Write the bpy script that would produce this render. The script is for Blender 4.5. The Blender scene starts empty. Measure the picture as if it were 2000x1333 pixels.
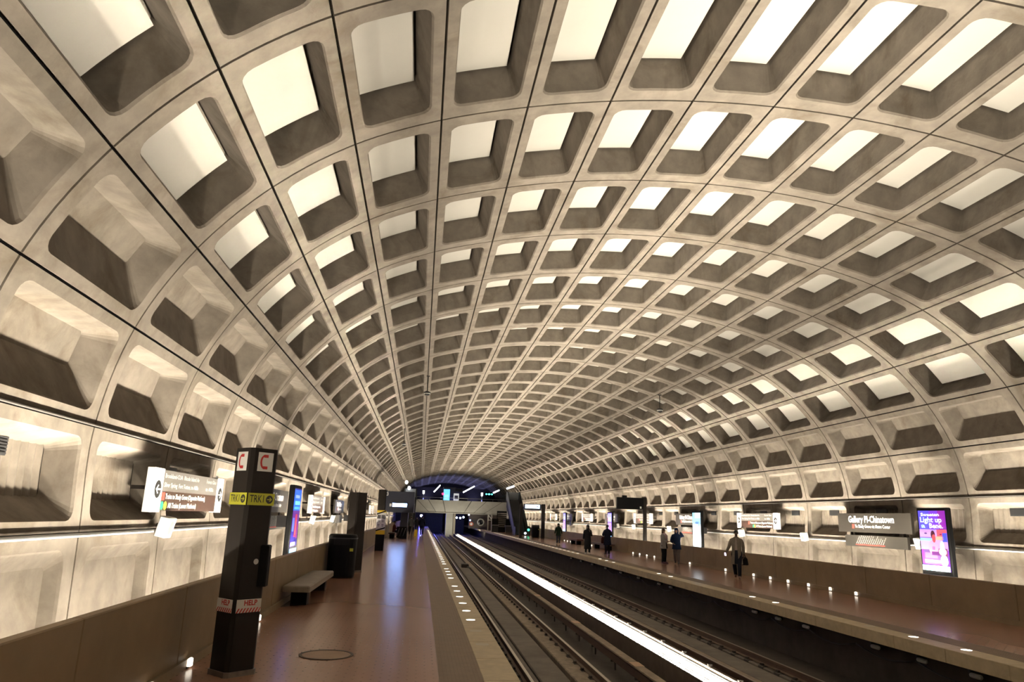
import bpy, bmesh, math, random
from math import sin, cos, pi, radians, sqrt, atan2
from mathutils import Matrix, Vector
random.seed(7)
SC = bpy.context.scene
COL = SC.collection

# ------------------------------------------------------------------ camera
CAM_LOC = Vector((-5.2912, 0.0, 1.965))
RIGHT = Vector((0.99164, -0.12444, 0.03406))
UP = Vector((-0.06289, -0.23578, 0.96977))
FWD = Vector((0.11265, 0.96381, 0.24163))
cam = bpy.data.cameras.new('camera')
cam.sensor_fit = 'HORIZONTAL'; cam.sensor_width = 36.0; cam.lens = 24.914
cam.clip_start = 0.05; cam.clip_end = 500
camo = bpy.data.objects.new('camera', cam); COL.objects.link(camo)
m = Matrix((RIGHT, UP, -FWD)).transposed().to_4x4(); m.translation = CAM_LOC
camo.matrix_world = m
SC.camera = camo

# ------------------------------------------------------------------ world, light levels, exposure
W = bpy.data.worlds.new('world'); SC.world = W; W.use_nodes = True
W.node_tree.nodes['Background'].inputs[0].default_value = (0.9, 0.75, 0.6, 1)
W.node_tree.nodes['Background'].inputs[1].default_value = 0.01
SC.view_settings.view_transform = 'Standard'
SC.view_settings.look = 'None'
SC.view_settings.exposure = 0.0
SC.view_settings.gamma = 1.0
SC.view_settings.use_curve_mapping = False
TROUGH_E = 165.0      # emission of the tubes in the trough between the tracks
WALL_E = 165.0         # emission of the bare tubes behind the two parapets
WALL_W = 125.0         # watts of each reflector unit behind the parapets
LAMP_COL = (1.0, 0.90, 0.74)
TROUGH_W = 215.0      # watts of each upward louvred unit in the trough
TROUGH_SIDE_W = 72.0  # watts of each side lobe added to leave dark bands on the vault
def trough_unit(w, spread, sy):
    d = bpy.data.lights.new('trough_lobe', 'AREA'); d.shape = 'RECTANGLE'; d.size = 2.6; d.size_y = sy
    d.energy = w; d.color = LAMP_COL; d.spread = radians(spread); return d
TU = {0: trough_unit(TROUGH_W, 84, 0.16), 1: trough_unit(TROUGH_SIDE_W, 21, 0.10)}
for q in range(-5, 36):
    for sgn in (-1, 0, 1):
        o = bpy.data.objects.new('trough_lobe', TU[abs(sgn)]); COL.objects.link(o)
        tilt = radians(46)*sgn
        dirv = Vector((sin(tilt), 0, cos(tilt))); zax = -dirv; xax = Vector((0,1,0)); yax = zax.cross(xax)
        M4 = Matrix((xax, yax, zax)).transposed().to_4x4(); M4.translation = Vector((-0.2*sgn, 6.896+2.8*(q+0.5), -0.72))
        o.matrix_world = M4
def wall_unit(sgn):
    # one louvred strip reflector behind a parapet, thrown up the coffered wall
    d = bpy.data.lights.new('wall_reflector', 'AREA'); d.shape = 'RECTANGLE'; d.size = 2.5; d.size_y = 0.07
    d.energy = WALL_W; d.color = LAMP_COL; d.spread = radians(72)
    return d
WALL_DATA = {-1: wall_unit(-1), 1: wall_unit(1)}
for sgn in (-1, 1):
    for q in range(-4, 38):
        o = bpy.data.objects.new('wall_reflector', WALL_DATA[sgn]); COL.objects.link(o)
        tilt = radians(27)
        dirv = Vector((sgn*sin(tilt), 0, cos(tilt)))
        zax = -dirv; yax = Vector((dirv.z, 0, -dirv.x)); xax = Vector((0,1,0)); yax = zax.cross(xax)
        M4 = Matrix((xax, yax, zax)).transposed().to_4x4(); M4.translation = Vector((sgn*8.40, 6.896+2.8*(q+0.5), 0.74))
        o.matrix_world = M4
SC.cycles.max_bounces = 8
SC.cycles.diffuse_bounces = 2
SC.cycles.glossy_bounces = 4
SC.cycles.sample_clamp_indirect = 6.0
SC.cycles.use_denoising = True
SC.cycles.use_adaptive_sampling = True
SC.cycles.adaptive_threshold = 0.02

# ------------------------------------------------------------------ material helpers
MATS = {}
def mat(name, col, rough=0.6, metal=0.0, noise=0.0, nscale=6.0, bump=0.0, bscale=20.0, emit=None, estr=1.0, spec=0.5, stain=0.0, stain_scale=0.6, stain_col=None):
    if name in MATS: return MATS[name]
    M = bpy.data.materials.new(name); M.use_nodes = True
    nt = M.node_tree; B = nt.nodes['Principled BSDF']
    B.inputs['Roughness'].default_value = rough
    B.inputs['Metallic'].default_value = metal
    B.inputs['Specular IOR Level'].default_value = spec
    c4 = (col[0], col[1], col[2], 1)
    B.inputs['Base Color'].default_value = c4
    if noise or bump or stain:
        tc = nt.nodes.new('ShaderNodeNewGeometry')
        last = None
        if noise:
            n = nt.nodes.new('ShaderNodeTexNoise'); n.inputs['Scale'].default_value = nscale
            n.inputs['Detail'].default_value = 5; n.inputs['Roughness'].default_value = 0.6
            nt.links.new(tc.outputs['Position'], n.inputs['Vector'])
            r = nt.nodes.new('ShaderNodeMapRange')
            r.inputs['From Min'].default_value = 0.3; r.inputs['From Max'].default_value = 0.7
            r.inputs['To Min'].default_value = 1 - noise; r.inputs['To Max'].default_value = 1 + noise
            nt.links.new(n.outputs['Fac'], r.inputs['Value'])
            mx = nt.nodes.new('ShaderNodeMix'); mx.data_type = 'RGBA'; mx.blend_type = 'MULTIPLY'
            mx.inputs[0].default_value = 1.0; mx.inputs[6].default_value = c4
            nt.links.new(r.outputs['Result'], mx.inputs[7])
            last = mx.outputs[2]
        if stain:
            n2 = nt.nodes.new('ShaderNodeTexNoise'); n2.inputs['Scale'].default_value = stain_scale
            n2.inputs['Detail'].default_value = 6; n2.inputs['Roughness'].default_value = 0.65
            n2.inputs['Distortion'].default_value = 0.6
            nt.links.new(tc.outputs['Position'], n2.inputs['Vector'])
            r2 = nt.nodes.new('ShaderNodeMapRange')
            r2.inputs['From Min'].default_value = 0.5; r2.inputs['From Max'].default_value = 0.72
            r2.inputs['To Min'].default_value = 0; r2.inputs['To Max'].default_value = stain
            nt.links.new(n2.outputs['Fac'], r2.inputs['Value'])
            m2 = nt.nodes.new('ShaderNodeMix'); m2.data_type = 'RGBA'
            nt.links.new(r2.outputs['Result'], m2.inputs[0])
            if last: nt.links.new(last, m2.inputs[6])
            else: m2.inputs[6].default_value = c4
            sc = stain_col or (col[0]*0.55, col[1]*0.5, col[2]*0.42)
            m2.inputs[7].default_value = (sc[0], sc[1], sc[2], 1)
            last = m2.outputs[2]
        if last: nt.links.new(last, B.inputs['Base Color'])
        if bump:
            n3 = nt.nodes.new('ShaderNodeTexNoise'); n3.inputs['Scale'].default_value = bscale; n3.inputs['Detail'].default_value = 4
            nt.links.new(tc.outputs['Position'], n3.inputs['Vector'])
            b = nt.nodes.new('ShaderNodeBump'); b.inputs['Strength'].default_value = bump; b.inputs['Distance'].default_value = 0.02
            nt.links.new(n3.outputs['Fac'], b.inputs['Height']); nt.links.new(b.outputs['Normal'], B.inputs['Normal'])
    if emit:
        B.inputs['Emission Color'].default_value = (emit[0], emit[1], emit[2], 1)
        B.inputs['Emission Strength'].default_value = estr
    MATS[name] = M
    return M

CONC = mat('vault_concrete', (0.17, 0.146, 0.119), 0.85, noise=0.22, nscale=2.5, bump=0.25, bscale=9, spec=0.25, stain=0.75, stain_scale=1.3)
WPAN = mat('acoustic_board', (0.42, 0.40, 0.357), 0.8, noise=0.03, nscale=1.2, spec=0.2)
PARA = mat('parapet_granite', (0.25, 0.18, 0.108), 0.5, noise=0.15, nscale=1.3, spec=0.3)
PALE = mat('pale_granite', (0.52, 0.42, 0.27), 0.45, noise=0.14, nscale=5, stain=0.35, stain_scale=2.0)
DSTRIP = mat('ribbed_strip', (0.17, 0.115, 0.075), 0.55, noise=0.12, nscale=5)
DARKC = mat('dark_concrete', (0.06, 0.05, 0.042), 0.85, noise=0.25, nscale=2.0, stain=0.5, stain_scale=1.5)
BEDC = mat('bed_concrete', (0.125, 0.105, 0.085), 0.8, noise=0.25, nscale=2.2, stain=0.6, stain_scale=0.8)
PLIN = mat('plinth_concrete', (0.24, 0.19, 0.14), 0.85, noise=0.3, nscale=6.0, stain=0.5, stain_scale=2)
RAILM = mat('rail_steel', (0.16, 0.11, 0.08), 0.55, metal=0.6)
RAILT = mat('polished_rail', (0.75, 0.70, 0.62), 0.3, metal=1.0)
IRON = mat('fastener_iron', (0.035, 0.028, 0.024), 0.7)
DIRTB = mat('cover_board', (0.26, 0.20, 0.14), 0.7, noise=0.25, nscale=5)
TRWALL = mat('trough_wall', (0.085, 0.062, 0.045), 0.8, noise=0.2, nscale=4)
TRWHITE = mat('trough_white', (0.85, 0.84, 0.8), 0.6)
TUBE = mat('trough_tube', (0.9, 0.9, 0.9), 0.5, emit=LAMP_COL, estr=TROUGH_E)
WTUBE = mat('wall_tube', (0.9, 0.9, 0.9), 0.5, emit=LAMP_COL, estr=WALL_E)
BRONZE = mat('bronze_brown', (0.013, 0.0098, 0.008), 0.6, noise=0.1, nscale=3, spec=0.2)
BLACK = mat('black_paint', (0.004, 0.004, 0.0045), 0.65, spec=0.12)
CHAR = mat('charcoal_metal', (0.03, 0.03, 0.032), 0.5)
STEEL = mat('brushed_steel', (0.5, 0.5, 0.5), 0.35, metal=0.9)
GREYP = mat('grey_paint', (0.28, 0.27, 0.26), 0.5)
WHITE = mat('white_enamel', (0.85, 0.84, 0.80), 0.4)
GREYS = mat('grey_sign', (0.115, 0.106, 0.095), 0.4)
BROWNS = mat('brown_sign', (0.042, 0.023, 0.016), 0.4)
TAUPE = mat('taupe_sign', (0.030, 0.026, 0.021), 0.4)

def tile_material():
    M = bpy.data.materials.new('hex_tile'); M.use_nodes = True
    nt = M.node_tree; B = nt.nodes['Principled BSDF']; N = nt.nodes.new; L = nt.links.new
    g = N('ShaderNodeNewGeometry')
    n = N('ShaderNodeTexNoise'); n.inputs['Scale'].default_value = 0.45; n.inputs['Detail'].default_value = 0.5
    L(g.outputs['Position'], n.inputs['Vector'])
    cr = N('ShaderNodeValToRGB')
    cr.color_ramp.elements[0].position = 0.3; cr.color_ramp.elements[0].color = (0.34, 0.178, 0.120, 1)
    cr.color_ramp.elements[1].position = 0.75; cr.color_ramp.elements[1].color = (0.39, 0.212, 0.145, 1)
    L(n.outputs['Fac'], cr.inputs['Fac'])
    v = N('ShaderNodeTexVoronoi'); v.voronoi_dimensions = '2D'; v.feature = 'DISTANCE_TO_EDGE'; v.inputs['Scale'].default_value = 6.5; v.inputs['Randomness'].default_value = 0.0
    mp = N('ShaderNodeMapping'); mp.inputs['Rotation'].default_value = (0, 0, radians(45)); mp.inputs['Scale'].default_value = (1, 1, 0)
    L(g.outputs['Position'], mp.inputs['Vector']); L(mp.outputs['Vector'], v.inputs['Vector'])
    # raised studs, one in the middle of each tile
    v2 = N('ShaderNodeTexVoronoi'); v2.voronoi_dimensions = '2D'; v2.inputs['Scale'].default_value = 6.5; v2.inputs['Randomness'].default_value = 0.0
    L(mp.outputs['Vector'], v2.inputs['Vector'])
    st = N('ShaderNodeMapRange'); st.inputs['From Min'].default_value = 0.07; st.inputs['From Max'].default_value = 0.11
    st.inputs['To Min'].default_value = 1; st.inputs['To Max'].default_value = 0
    L(v2.outputs['Distance'], st.inputs['Value'])
    jr = N('ShaderNodeMapRange'); jr.inputs['From Min'].default_value = 0.0; jr.inputs['From Max'].default_value = 0.03
    jr.inputs['To Min'].default_value = 1.0; jr.inputs['To Max'].default_value = 1.0
    L(v.outputs['Distance'], jr.inputs['Value'])
    ml = N('ShaderNodeMix'); ml.data_type = 'RGBA'; ml.blend_type = 'MULTIPLY'; ml.inputs[0].default_value = 1
    L(cr.outputs['Color'], ml.inputs[6]); L(jr.outputs['Result'], ml.inputs[7])
    # stud colour is strongest at this end of the platform and fades further along
    sx = N('ShaderNodeSeparateXYZ'); L(g.outputs['Position'], sx.inputs[0])
    wr = N('ShaderNodeMapRange'); wr.inputs['From Min'].default_value = 10.5; wr.inputs['From Max'].default_value = 16.0
    wr.inputs['To Min'].default_value = 0.42; wr.inputs['To Max'].default_value = 0.0
    L(sx.outputs['Y'], wr.inputs['Value'])
    mu = N('ShaderNodeMath'); mu.operation = 'MULTIPLY'; L(wr.outputs['Result'], mu.inputs[0]); L(st.outputs['Result'], mu.inputs[1])
    m2 = N('ShaderNodeMix'); m2.data_type = 'RGBA'; L(mu.outputs[0], m2.inputs[0]); L(ml.outputs[2], m2.inputs[6]); m2.inputs[7].default_value = (0.085, 0.035, 0.02, 1)
    L(m2.outputs[2], B.inputs['Base Color'])
    n5 = N('ShaderNodeTexNoise'); n5.inputs['Scale'].default_value = 0.5; L(g.outputs['Position'], n5.inputs['Vector'])
    rr = N('ShaderNodeMapRange'); rr.inputs['From Min'].default_value = 0.35; rr.inputs['From Max'].default_value = 0.65
    rr.inputs['To Min'].default_value = 0.19; rr.inputs['To Max'].default_value = 0.27
    L(n5.outputs['Fac'], rr.inputs['Value']); B.inputs['Roughness'].default_value = 0.22
    b = N('ShaderNodeBump'); b.inputs['Strength'].default_value = 0.0; b.inputs['Distance'].default_value = 0.01
    ad = N('ShaderNodeMath'); ad.operation = 'ADD'; L(jr.outputs['Result'], ad.inputs[0]); L(st.outputs['Result'], ad.inputs[1])
    L(ad.outputs[0], b.inputs['Height'])
    MATS['hex_tile'] = M
    return M
TILE = tile_material()

def emis(name, col, s):
    if name in MATS: return MATS[name]
    M = bpy.data.materials.new(name); M.use_nodes = True
    nt = M.node_tree; B = nt.nodes['Principled BSDF']
    B.inputs['Base Color'].default_value = (col[0]*0.3, col[1]*0.3, col[2]*0.3, 1); B.inputs['Roughness'].default_value = 0.3
    B.inputs['Emission Color'].default_value = (col[0], col[1], col[2], 1); B.inputs['Emission Strength'].default_value = s
    MATS[name] = M
    return M

# ------------------------------------------------------------------ mesh helpers
class MB:
    def __init__(s): s.v = []; s.f = []; s.sm = []
    def add(s, vs, fs, smooth=False):
        o = len(s.v); s.v += [tuple(p) for p in vs]
        for f in fs: s.f.append(tuple(i + o for i in f)); s.sm.append(smooth)
        return s
    def box(s, x0, x1, y0, y1, z0, z1):
        return s.add([(x0,y0,z0),(x1,y0,z0),(x1,y1,z0),(x0,y1,z0),(x0,y0,z1),(x1,y0,z1),(x1,y1,z1),(x0,y1,z1)],
                     [(3,2,1,0),(4,5,6,7),(0,1,5,4),(1,2,6,5),(2,3,7,6),(3,0,4,7)])
    def bbox(s, x0, x1, y0, y1, z0, z1, b=0.02):
        # box with bevelled vertical edges and a chamfered top
        def ring(d, z, q):
            return [(x0+d+q,y0+d,z),(x1-d-q,y0+d,z),(x1-d,y0+d+q,z),(x1-d,y1-d-q,z),(x1-d-q,y1-d,z),(x0+d+q,y1-d,z),(x0+d,y1-d-q,z),(x0+d,y0+d+q,z)]
        R = [ring(0,z0,b), ring(0,z1-b,b), ring(b,z1,b*0.6)]
        vs = [p for r in R for p in r]; fs = []
        for k in range(2):
            for i in range(8):
                j = (i+1) % 8; fs.append((k*8+i, k*8+j, (k+1)*8+j, (k+1)*8+i))
        fs.append(tuple(range(16,24))); fs.append(tuple(reversed(range(8))))
        return s.add(vs, fs)
    def prism(s, poly, axis, a0, a1):
        # poly: 2-D points; axis 'x','y','z' is the extrusion axis
        def P(u, v, a): return {'x': (a,u,v), 'y': (u,a,v), 'z': (u,v,a)}[axis]
        n = len(poly)
        vs = [P(u,v,a0) for u,v in poly] + [P(u,v,a1) for u,v in poly]
        fs = [tuple(reversed(range(n))), tuple(range(n,2*n))]
        for i in range(n):
            j = (i+1) % n; fs.append((i,j,n+j,n+i))
        return s.add(vs, fs)
    def tube(s, pts, rad, n=8, smooth=True, caps=True, sx=1.0):
        pts = [Vector(p) for p in pts]
        if not isinstance(rad, (list, tuple)): rad = [rad]*len(pts)
        rings = []
        for i, p in enumerate(pts):
            d = (pts[min(i+1,len(pts)-1)] - pts[max(i-1,0)])
            if d.length < 1e-9: d = Vector((0,0,1))
            d.normalize()
            ref = Vector((0,1,0)) if abs(d.y) < 0.9 else Vector((1,0,0))
            a = d.cross(ref).normalized(); b = d.cross(a).normalized()
            r = rad[i]; r = r if isinstance(r, (list,tuple)) else (r*sx, r)
            rings.append([p + a*cos(2*pi*k/n)*r[0] + b*sin(2*pi*k/n)*r[1] for k in range(n)])
        vs = [q for r in rings for q in r]; fs = []
        for k in range(len(rings)-1):
            for i in range(n):
                j = (i+1) % n; fs.append((k*n+i, k*n+j, (k+1)*n+j, (k+1)*n+i))
        if caps: fs.append(tuple(reversed(range(n)))); fs.append(tuple(range((len(rings)-1)*n, len(rings)*n)))
        return s.add(vs, fs, smooth)
    def loft(s, secs, n=14, smooth=True, caps=True, p=2.4):
        # secs: (cx, cy, z, rx, ry) super-ellipse sections stacked in z
        vs = []; fs = []
        for cx, cy, z, rx, ry in secs:
            for k in range(n):
                a = 2*pi*k/n; c, q = cos(a), sin(a)
                vs.append((cx + rx*math.copysign(abs(c)**(2/p), c), cy + ry*math.copysign(abs(q)**(2/p), q), z))
        for k in range(len(secs)-1):
            for i in range(n):
                j = (i+1) % n; fs.append((k*n+i, k*n+j, (k+1)*n+j, (k+1)*n+i))
        if caps: fs.append(tuple(reversed(range(n)))); fs.append(tuple(range((len(secs)-1)*n, len(secs)*n)))
        return s.add(vs, fs, smooth)
    def ball(s, c, r, nu=12, nv=8, smooth=True):
        rx, ry, rz = r if isinstance(r, (list,tuple)) else (r,r,r)
        vs = [(c[0], c[1], c[2]-rz)]; fs = []
        for j in range(1, nv):
            t = -pi/2 + pi*j/nv
            for i in range(nu):
                a = 2*pi*i/nu; vs.append((c[0]+rx*cos(t)*cos(a), c[1]+ry*cos(t)*sin(a), c[2]+rz*sin(t)))
        vs.append((c[0], c[1], c[2]+rz)); top = len(vs)-1
        for i in range(nu):
            fs.append((0, 1+(i+1)%nu, 1+i)); fs.append((top, 1+(nv-2)*nu+i, 1+(nv-2)*nu+(i+1)%nu))
        for j in range(nv-2):
            for i in range(nu):
                fs.append((1+j*nu+i, 1+j*nu+(i+1)%nu, 1+(j+1)*nu+(i+1)%nu, 1+(j+1)*nu+i))
        return s.add(vs, fs, smooth)
    def xform(s, M, start=0):
        s.v = s.v[:start] + [tuple(M @ Vector(p)) for p in s.v[start:]]
        return s
    def mesh(s, name, m):
        me = bpy.data.meshes.new(name); me.from_pydata(s.v, [], s.f)
        me.polygons.foreach_set('use_smooth', s.sm); me.materials.append(m); me.update()
        return me
    def build(s, name, m, parent=None, loc=(0,0,0)):
        return link(name, s.mesh(name, m), parent, loc)

def link(name, data, parent=None, loc=(0,0,0)):
    o = bpy.data.objects.new(name, data); COL.objects.link(o); o.location = loc
    if parent: o.parent = parent
    return o
def tag(o, label=None, cat=None, group=None, kind=None):
    if label: o['label'] = label
    if cat: o['category'] = cat
    if group: o['group'] = group
    if kind: o['kind'] = kind
    return o
def thing(name, loc, label, cat, group=None, rz=0.0):
    o = bpy.data.objects.new(name, None); COL.objects.link(o); o.location = loc; o.rotation_euler.z = rz
    o.empty_display_size = 0.2
    return tag(o, label, cat, group)
def struct(name, loc=(0,0,0), label=None):
    o = bpy.data.objects.new(name, None); COL.objects.link(o); o.location = loc; o['kind'] = 'structure'
    if label: o['label'] = label
    return o
def copy_tree(o, parent=None):
    c = o.copy(); COL.objects.link(c)
    if parent: c.parent = parent
    for ch in list(o.children): copy_tree(ch, c)
    return c

# ------------------------------------------------------------------ the vault: precast coffer units on a measured section
Y0 = 6.896; P = 2.8
HALF = [(-9.4767,1.5902),(-9.5117,2.9211),(-9.225,4.2464),(-8.5847,5.4327),(-7.6871,6.4424),(-6.5875,7.2362),(-5.3481,7.7731),(-4.038,8.1404),(-2.7204,8.3952),(-1.3721,8.5488),(0,8.6012)]
SEC = HALF + [(-x,z) for x,z in HALF[:-1][::-1]]
EXT = [(-9.43,0.25)] + SEC + [(9.43,0.25)]
def cat(p0,p1,p2,p3,t):
    return 0.5*(2*p1 + (p2-p0)*t + (2*p0-5*p1+4*p2-p3)*t*t + (3*p1-p0-3*p2+p3)*t**3)
def seg_point(k, t):
    # k: segment between SEC[k], SEC[k+1]; k=-1 and 20 are the foot rows
    i = k+1
    a = EXT[max(i-1,0)]; b = EXT[i]; c = EXT[i+1]; d = EXT[min(i+2,len(EXT)-1)]
    return Vector((cat(a[0],b[0],c[0],d[0],t), 0, cat(a[1],b[1],c[1],d[1],t)))
def seg_frame(k, t):
    p = seg_point(k,t); d = (seg_point(k,min(t+0.01,1)) - seg_point(k,max(t-0.01,0))).normalized()
    return p, Vector((-d.z,0,d.x))      # outward normal (away from the hall) for a left-to-right section
def seg_len(k):
    return (EXT[k+2][0]-EXT[k+1][0])**2 + (EXT[k+2][1]-EXT[k+1][1])**2
def cell(k, D=0.62, ins=(0.16,0.16), iny=0.27, taper=(0.07,0.07,0.05), cr=0.18, rib=False):
    # taper: how far the back is set in at the low-s side, the high-s side and along y
    L = sqrt(seg_len(k)); H = P/2; g = 0.017
    def perim(d0, d1, dy, r):
        s0, s1, y0, y1 = ins[0]+d0, L-ins[1]-d1, -H+iny+dy, H-iny-dy
        r = max(r, 0.03); pts = []
        n = 4
        for (cx,cy,a0) in ((s1-r,y1-r,0),(s0+r,y1-r,90),(s0+r,y0+r,180),(s1-r,y0+r,270)):
            for i in range(n+1):
                a = radians(a0+90*i/n); pts.append((cx+r*cos(a), cy+r*sin(a)))
            if a0 == 0:
                pts += [(s1-r+(s0-s1+2*r)*q, y1) for q in (0.33,0.67)]
            if a0 == 180:
                pts += [(s0+r+(s1-s0-2*r)*q, y0) for q in (0.33,0.67)]
        return pts
    inner = perim(0, 0, 0, cr); outer = []
    s0, s1, y0, y1 = g, L-g, -H+g, H-g
    idx = 0
    cs = [(s1,y1),(s0,y1),(s0,y0),(s1,y0)]
    for q in range(4):
        arc = inner[idx:idx+5]; c = cs[q]
        ev = q in (0,2)
        for i,(a,b) in enumerate(arc):
            if i == 2: outer.append(c)
            elif (i < 2) == ev: outer.append((c[0], b if i in (0,4) else (b+c[1])/2))
            else: outer.append((a if i in (0,4) else (a+c[0])/2, c[1]))
        idx += 5
        if ev:
            for (a,b) in inner[idx:idx+2]: outer.append((a, c[1]))
            idx += 2
    layers = [(outer,0.10),(outer,0.0),(inner,0.0),(perim(0.022,0.022,0.022,cr-0.022),0.03),(perim(taper[0],taper[1],taper[2],cr*0.35),D)]
    vs = []; fs = []; n = len(inner)
    for pts, d in layers:
        for (s,y) in pts:
            p, nn = seg_frame(k, min(max(s/L,0),1)); q = p + nn*d; vs.append((q.x, y, q.z))
    for a in range(len(layers)-1):
        for i in range(n):
            j = (i+1) % n; fs.append((a*n+i, a*n+j, (a+1)*n+j, (a+1)*n+i))
    mb = MB(); mb.add(vs, fs)
    b0 = (len(layers)-1)*n
    if not rib:
        mb.add([], []); mb.f.append(tuple(range(b0, b0+n))); mb.sm.append(False)
    else:
        # board-marked back: vertical flutes across the bay
        s0, s1, y0, y1 = ins[0]+taper[0]-0.01, L-ins[1]-taper[1]+0.01, -H+iny+taper[2]-0.01, H-iny-taper[2]+0.01
        N = 26; rows = []
        for i in range(N+1):
            y = y0+(y1-y0)*i/N; dd = D-0.02 if i % 2 else D+0.012
            for t in (s0, (s0+s1)/2, s1):
                p, nn = seg_frame(k, t/L); q = p+nn*dd; rows.append((q.x,y,q.z))
        ff = []
        for i in range(N):
            for t in range(2): ff.append((i*3+t, i*3+t+1, (i+1)*3+t+1, (i+1)*3+t))
        mb.add(rows, ff)
    return mb
def board(k, D=0.62, ins=0.16, iny=0.25, taper=0.07):
    # white acoustic board hung inside a coffer, clear of its sides
    L = sqrt(seg_len(k)); H = P/2; o = taper+0.045
    s0, s1, y0, y1 = ins+o, L-ins-o, -H+iny+o, H-iny-o
    vs = []; fs = []
    for d in (D-0.11, D-0.07):
        for t in range(5):
            s = s0+(s1-s0)*t/4; p, nn = seg_frame(k, s/L); q = p+nn*d
            vs += [(q.x,y0,q.z),(q.x,y1,q.z)]
    for t in range(4):
        a = t*2; fs += [(a,a+1,a+3,a+2),(a+10,a+12,a+13,a+11),(a,a+2,a+12,a+10),(a+1,a+11,a+13,a+3)]
    fs += [(0,10,11,1),(8,9,19,18)]
    return MB().add(vs, fs)
def flip(mb): mb.f = [tuple(reversed(f)) for f in mb.f]; return mb
CELLP = {}
for k in range(-1, 21):
    if k in (-1, 20): q = dict(D=0.17, ins=(0.25,0.17), iny=0.28, taper=(0.05,0.17,0.09), cr=0.19)
    elif k in (0, 19): q = dict(D=0.38, ins=(0.15,0.16), iny=0.22, taper=(0.30,0.14,0.10), cr=0.16, rib=True)
    elif k in (1, 18): q = dict(D=0.36, ins=(0.16,0.16), iny=0.23, taper=(0.46,0.15,0.20), cr=0.16)
    elif k in (2, 17): q = dict(D=0.38, ins=(0.16,0.16), iny=0.23, taper=(0.46,0.18,0.20), cr=0.16)
    else: q = {}
    if k > 16 and q:
        q['ins'] = q['ins'][::-1]; q['taper'] = (q['taper'][1], q['taper'][0], q['taper'][2])
    CELLP[k] = q
CM = {k: cell(k, **CELLP[k]) for k in range(-1,21)}
CMESH = {k: CM[k].mesh('coffer', CONC) for k in CM}
BM_ = {k: board(k) for k in range(3,17)}
BMESH = {k: BM_[k].mesh('acoustic_board', WPAN) for k in BM_}

wall_left = struct('wall_left', label='left wall of coffered concrete lit from behind its parapet')
wall_right = struct('wall_right', label='right wall of coffered concrete lit from behind its parapet')
ceiling = struct('ceiling', label='concrete barrel vault of rounded coffers with white boards')
def ymid(j): return Y0 + P*(j+0.5)
FIRST = {}
for j in range(-1, 38):
    for k in range(-1, 21):
        if 3 <= k <= 16:
            if j > 19: continue
            c = link('coffer', CMESH[k], ceiling, (0, ymid(j), 0))
            link('acoustic_board', BMESH[k], c)
        else:
            c = link('coffer', CMESH[k], wall_left if k < 8 else wall_right, (0, ymid(j), 0))
            FIRST[(k,j)] = c
def bulk(name, src, cells, m, parent):
    vs = []; fs = []
    for k, j in cells:
        o = len(vs); y = ymid(j); vs += [(p[0], p[1]+y, p[2]) for p in src[k].v]; fs += [tuple(i+o for i in f) for f in src[k].f]
    me = bpy.data.meshes.new(name); me.from_pydata(vs, [], fs); me.materials.append(m)
    return tag(link(name, me, parent), kind='stuff')
near = range(-9, -1); far = range(38, 54)
cc = [(k,j) for j in list(near)+list(range(20,54)) for k in range(3,17)]
bulk('coffer_field', CM, cc, CONC, ceiling)
bulk('acoustic_board_field', BM_, cc, WPAN, ceiling)
bulk('coffer_field', CM, [(k,j) for j in list(near)+list(far) for k in (-1,0,1,2)], CONC, wall_left)
bulk('coffer_field', CM, [(k,j) for j in list(near)+list(far) for k in (17,18,19,20)], CONC, wall_right)
# ventilation grilles in the row above the conduit
gr = MB()
gr.box(-0.30,0.30,-0.012,0.012,-0.11,0.11)
gm = MB()
for q in range(6): gm.box(-0.28,0.28,0.012,0.028,-0.095+q*0.034,-0.078+q*0.034)
def grille(k, j, dy):
    L = sqrt(seg_len(k)); s = L*0.72 if k == 0 else L*0.28
    p, nn = seg_frame(k, s/L); p = p + nn*0.345
    c = FIRST[(k,j)]
    g = link('vent_grille', GRM, c, (p.x, dy, p.z)); g.rotation_euler = (0,0,radians(-90) if k == 0 else radians(90))
g2 = MB(); g2.v = gr.v+gm.v; g2.f = gr.f+[tuple(i+len(gr.v) for i in f) for f in gm.f]; g2.sm = gr.sm+gm.sm
GRM = g2.mesh('vent_grille', CHAR)
for j in range(-1, 14):
    if j not in (1,): grille(0, j, -0.1)
    grille(19, j, 0.15)

# ------------------------------------------------------------------ floor, platforms, track bed
YA, YB = -18.0, 156.0
floor = struct('floor', label='left platform paved in reddish brown studded tiles')
MB().box(-8.1,-4.94,YA,YB,-0.3,0).build('tile_paving', TILE, floor)
floor2 = struct('floor', label='right platform paved in reddish brown studded tiles')
MB().box(4.94,8.1,YA,YB,-0.3,0).build('tile_paving', TILE, floor2)
for sgn, fl in ((-1,floor),(1,floor2)):
    s = MB(); n = 11
    for i in range(n):
        a = 4.40+0.54*i/n; s.box(min(sgn*a,sgn*(a+0.036)),max(sgn*a,sgn*(a+0.036)),YA,YB,-0.2,0.004)
    x0,x1 = sorted((sgn*4.39,sgn*4.94)); s.box(x0,x1,YA,YB,-0.25,0.0015)
    s.build('ribbed_strip', DSTRIP, fl)
    x0,x1 = sorted((sgn*3.93,sgn*4.388))
    cop = MB().bbox(x0,x1,-0.697,0.697,-0.23,0.002,0.008).mesh('coping_stone', PALE)
    for q in range(-12, 110): link('coping_stone', cop, fl, (0, q*1.4+0.35, 0))
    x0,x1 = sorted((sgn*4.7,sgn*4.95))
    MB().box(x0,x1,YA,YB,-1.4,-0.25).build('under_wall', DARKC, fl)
bed = struct('floor', label='dark concrete track bed between the platforms')
MB().box(-4.95,4.95,YA,YB,-1.6,-1.35).build('bed_slab', DARKC, bed)
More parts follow.
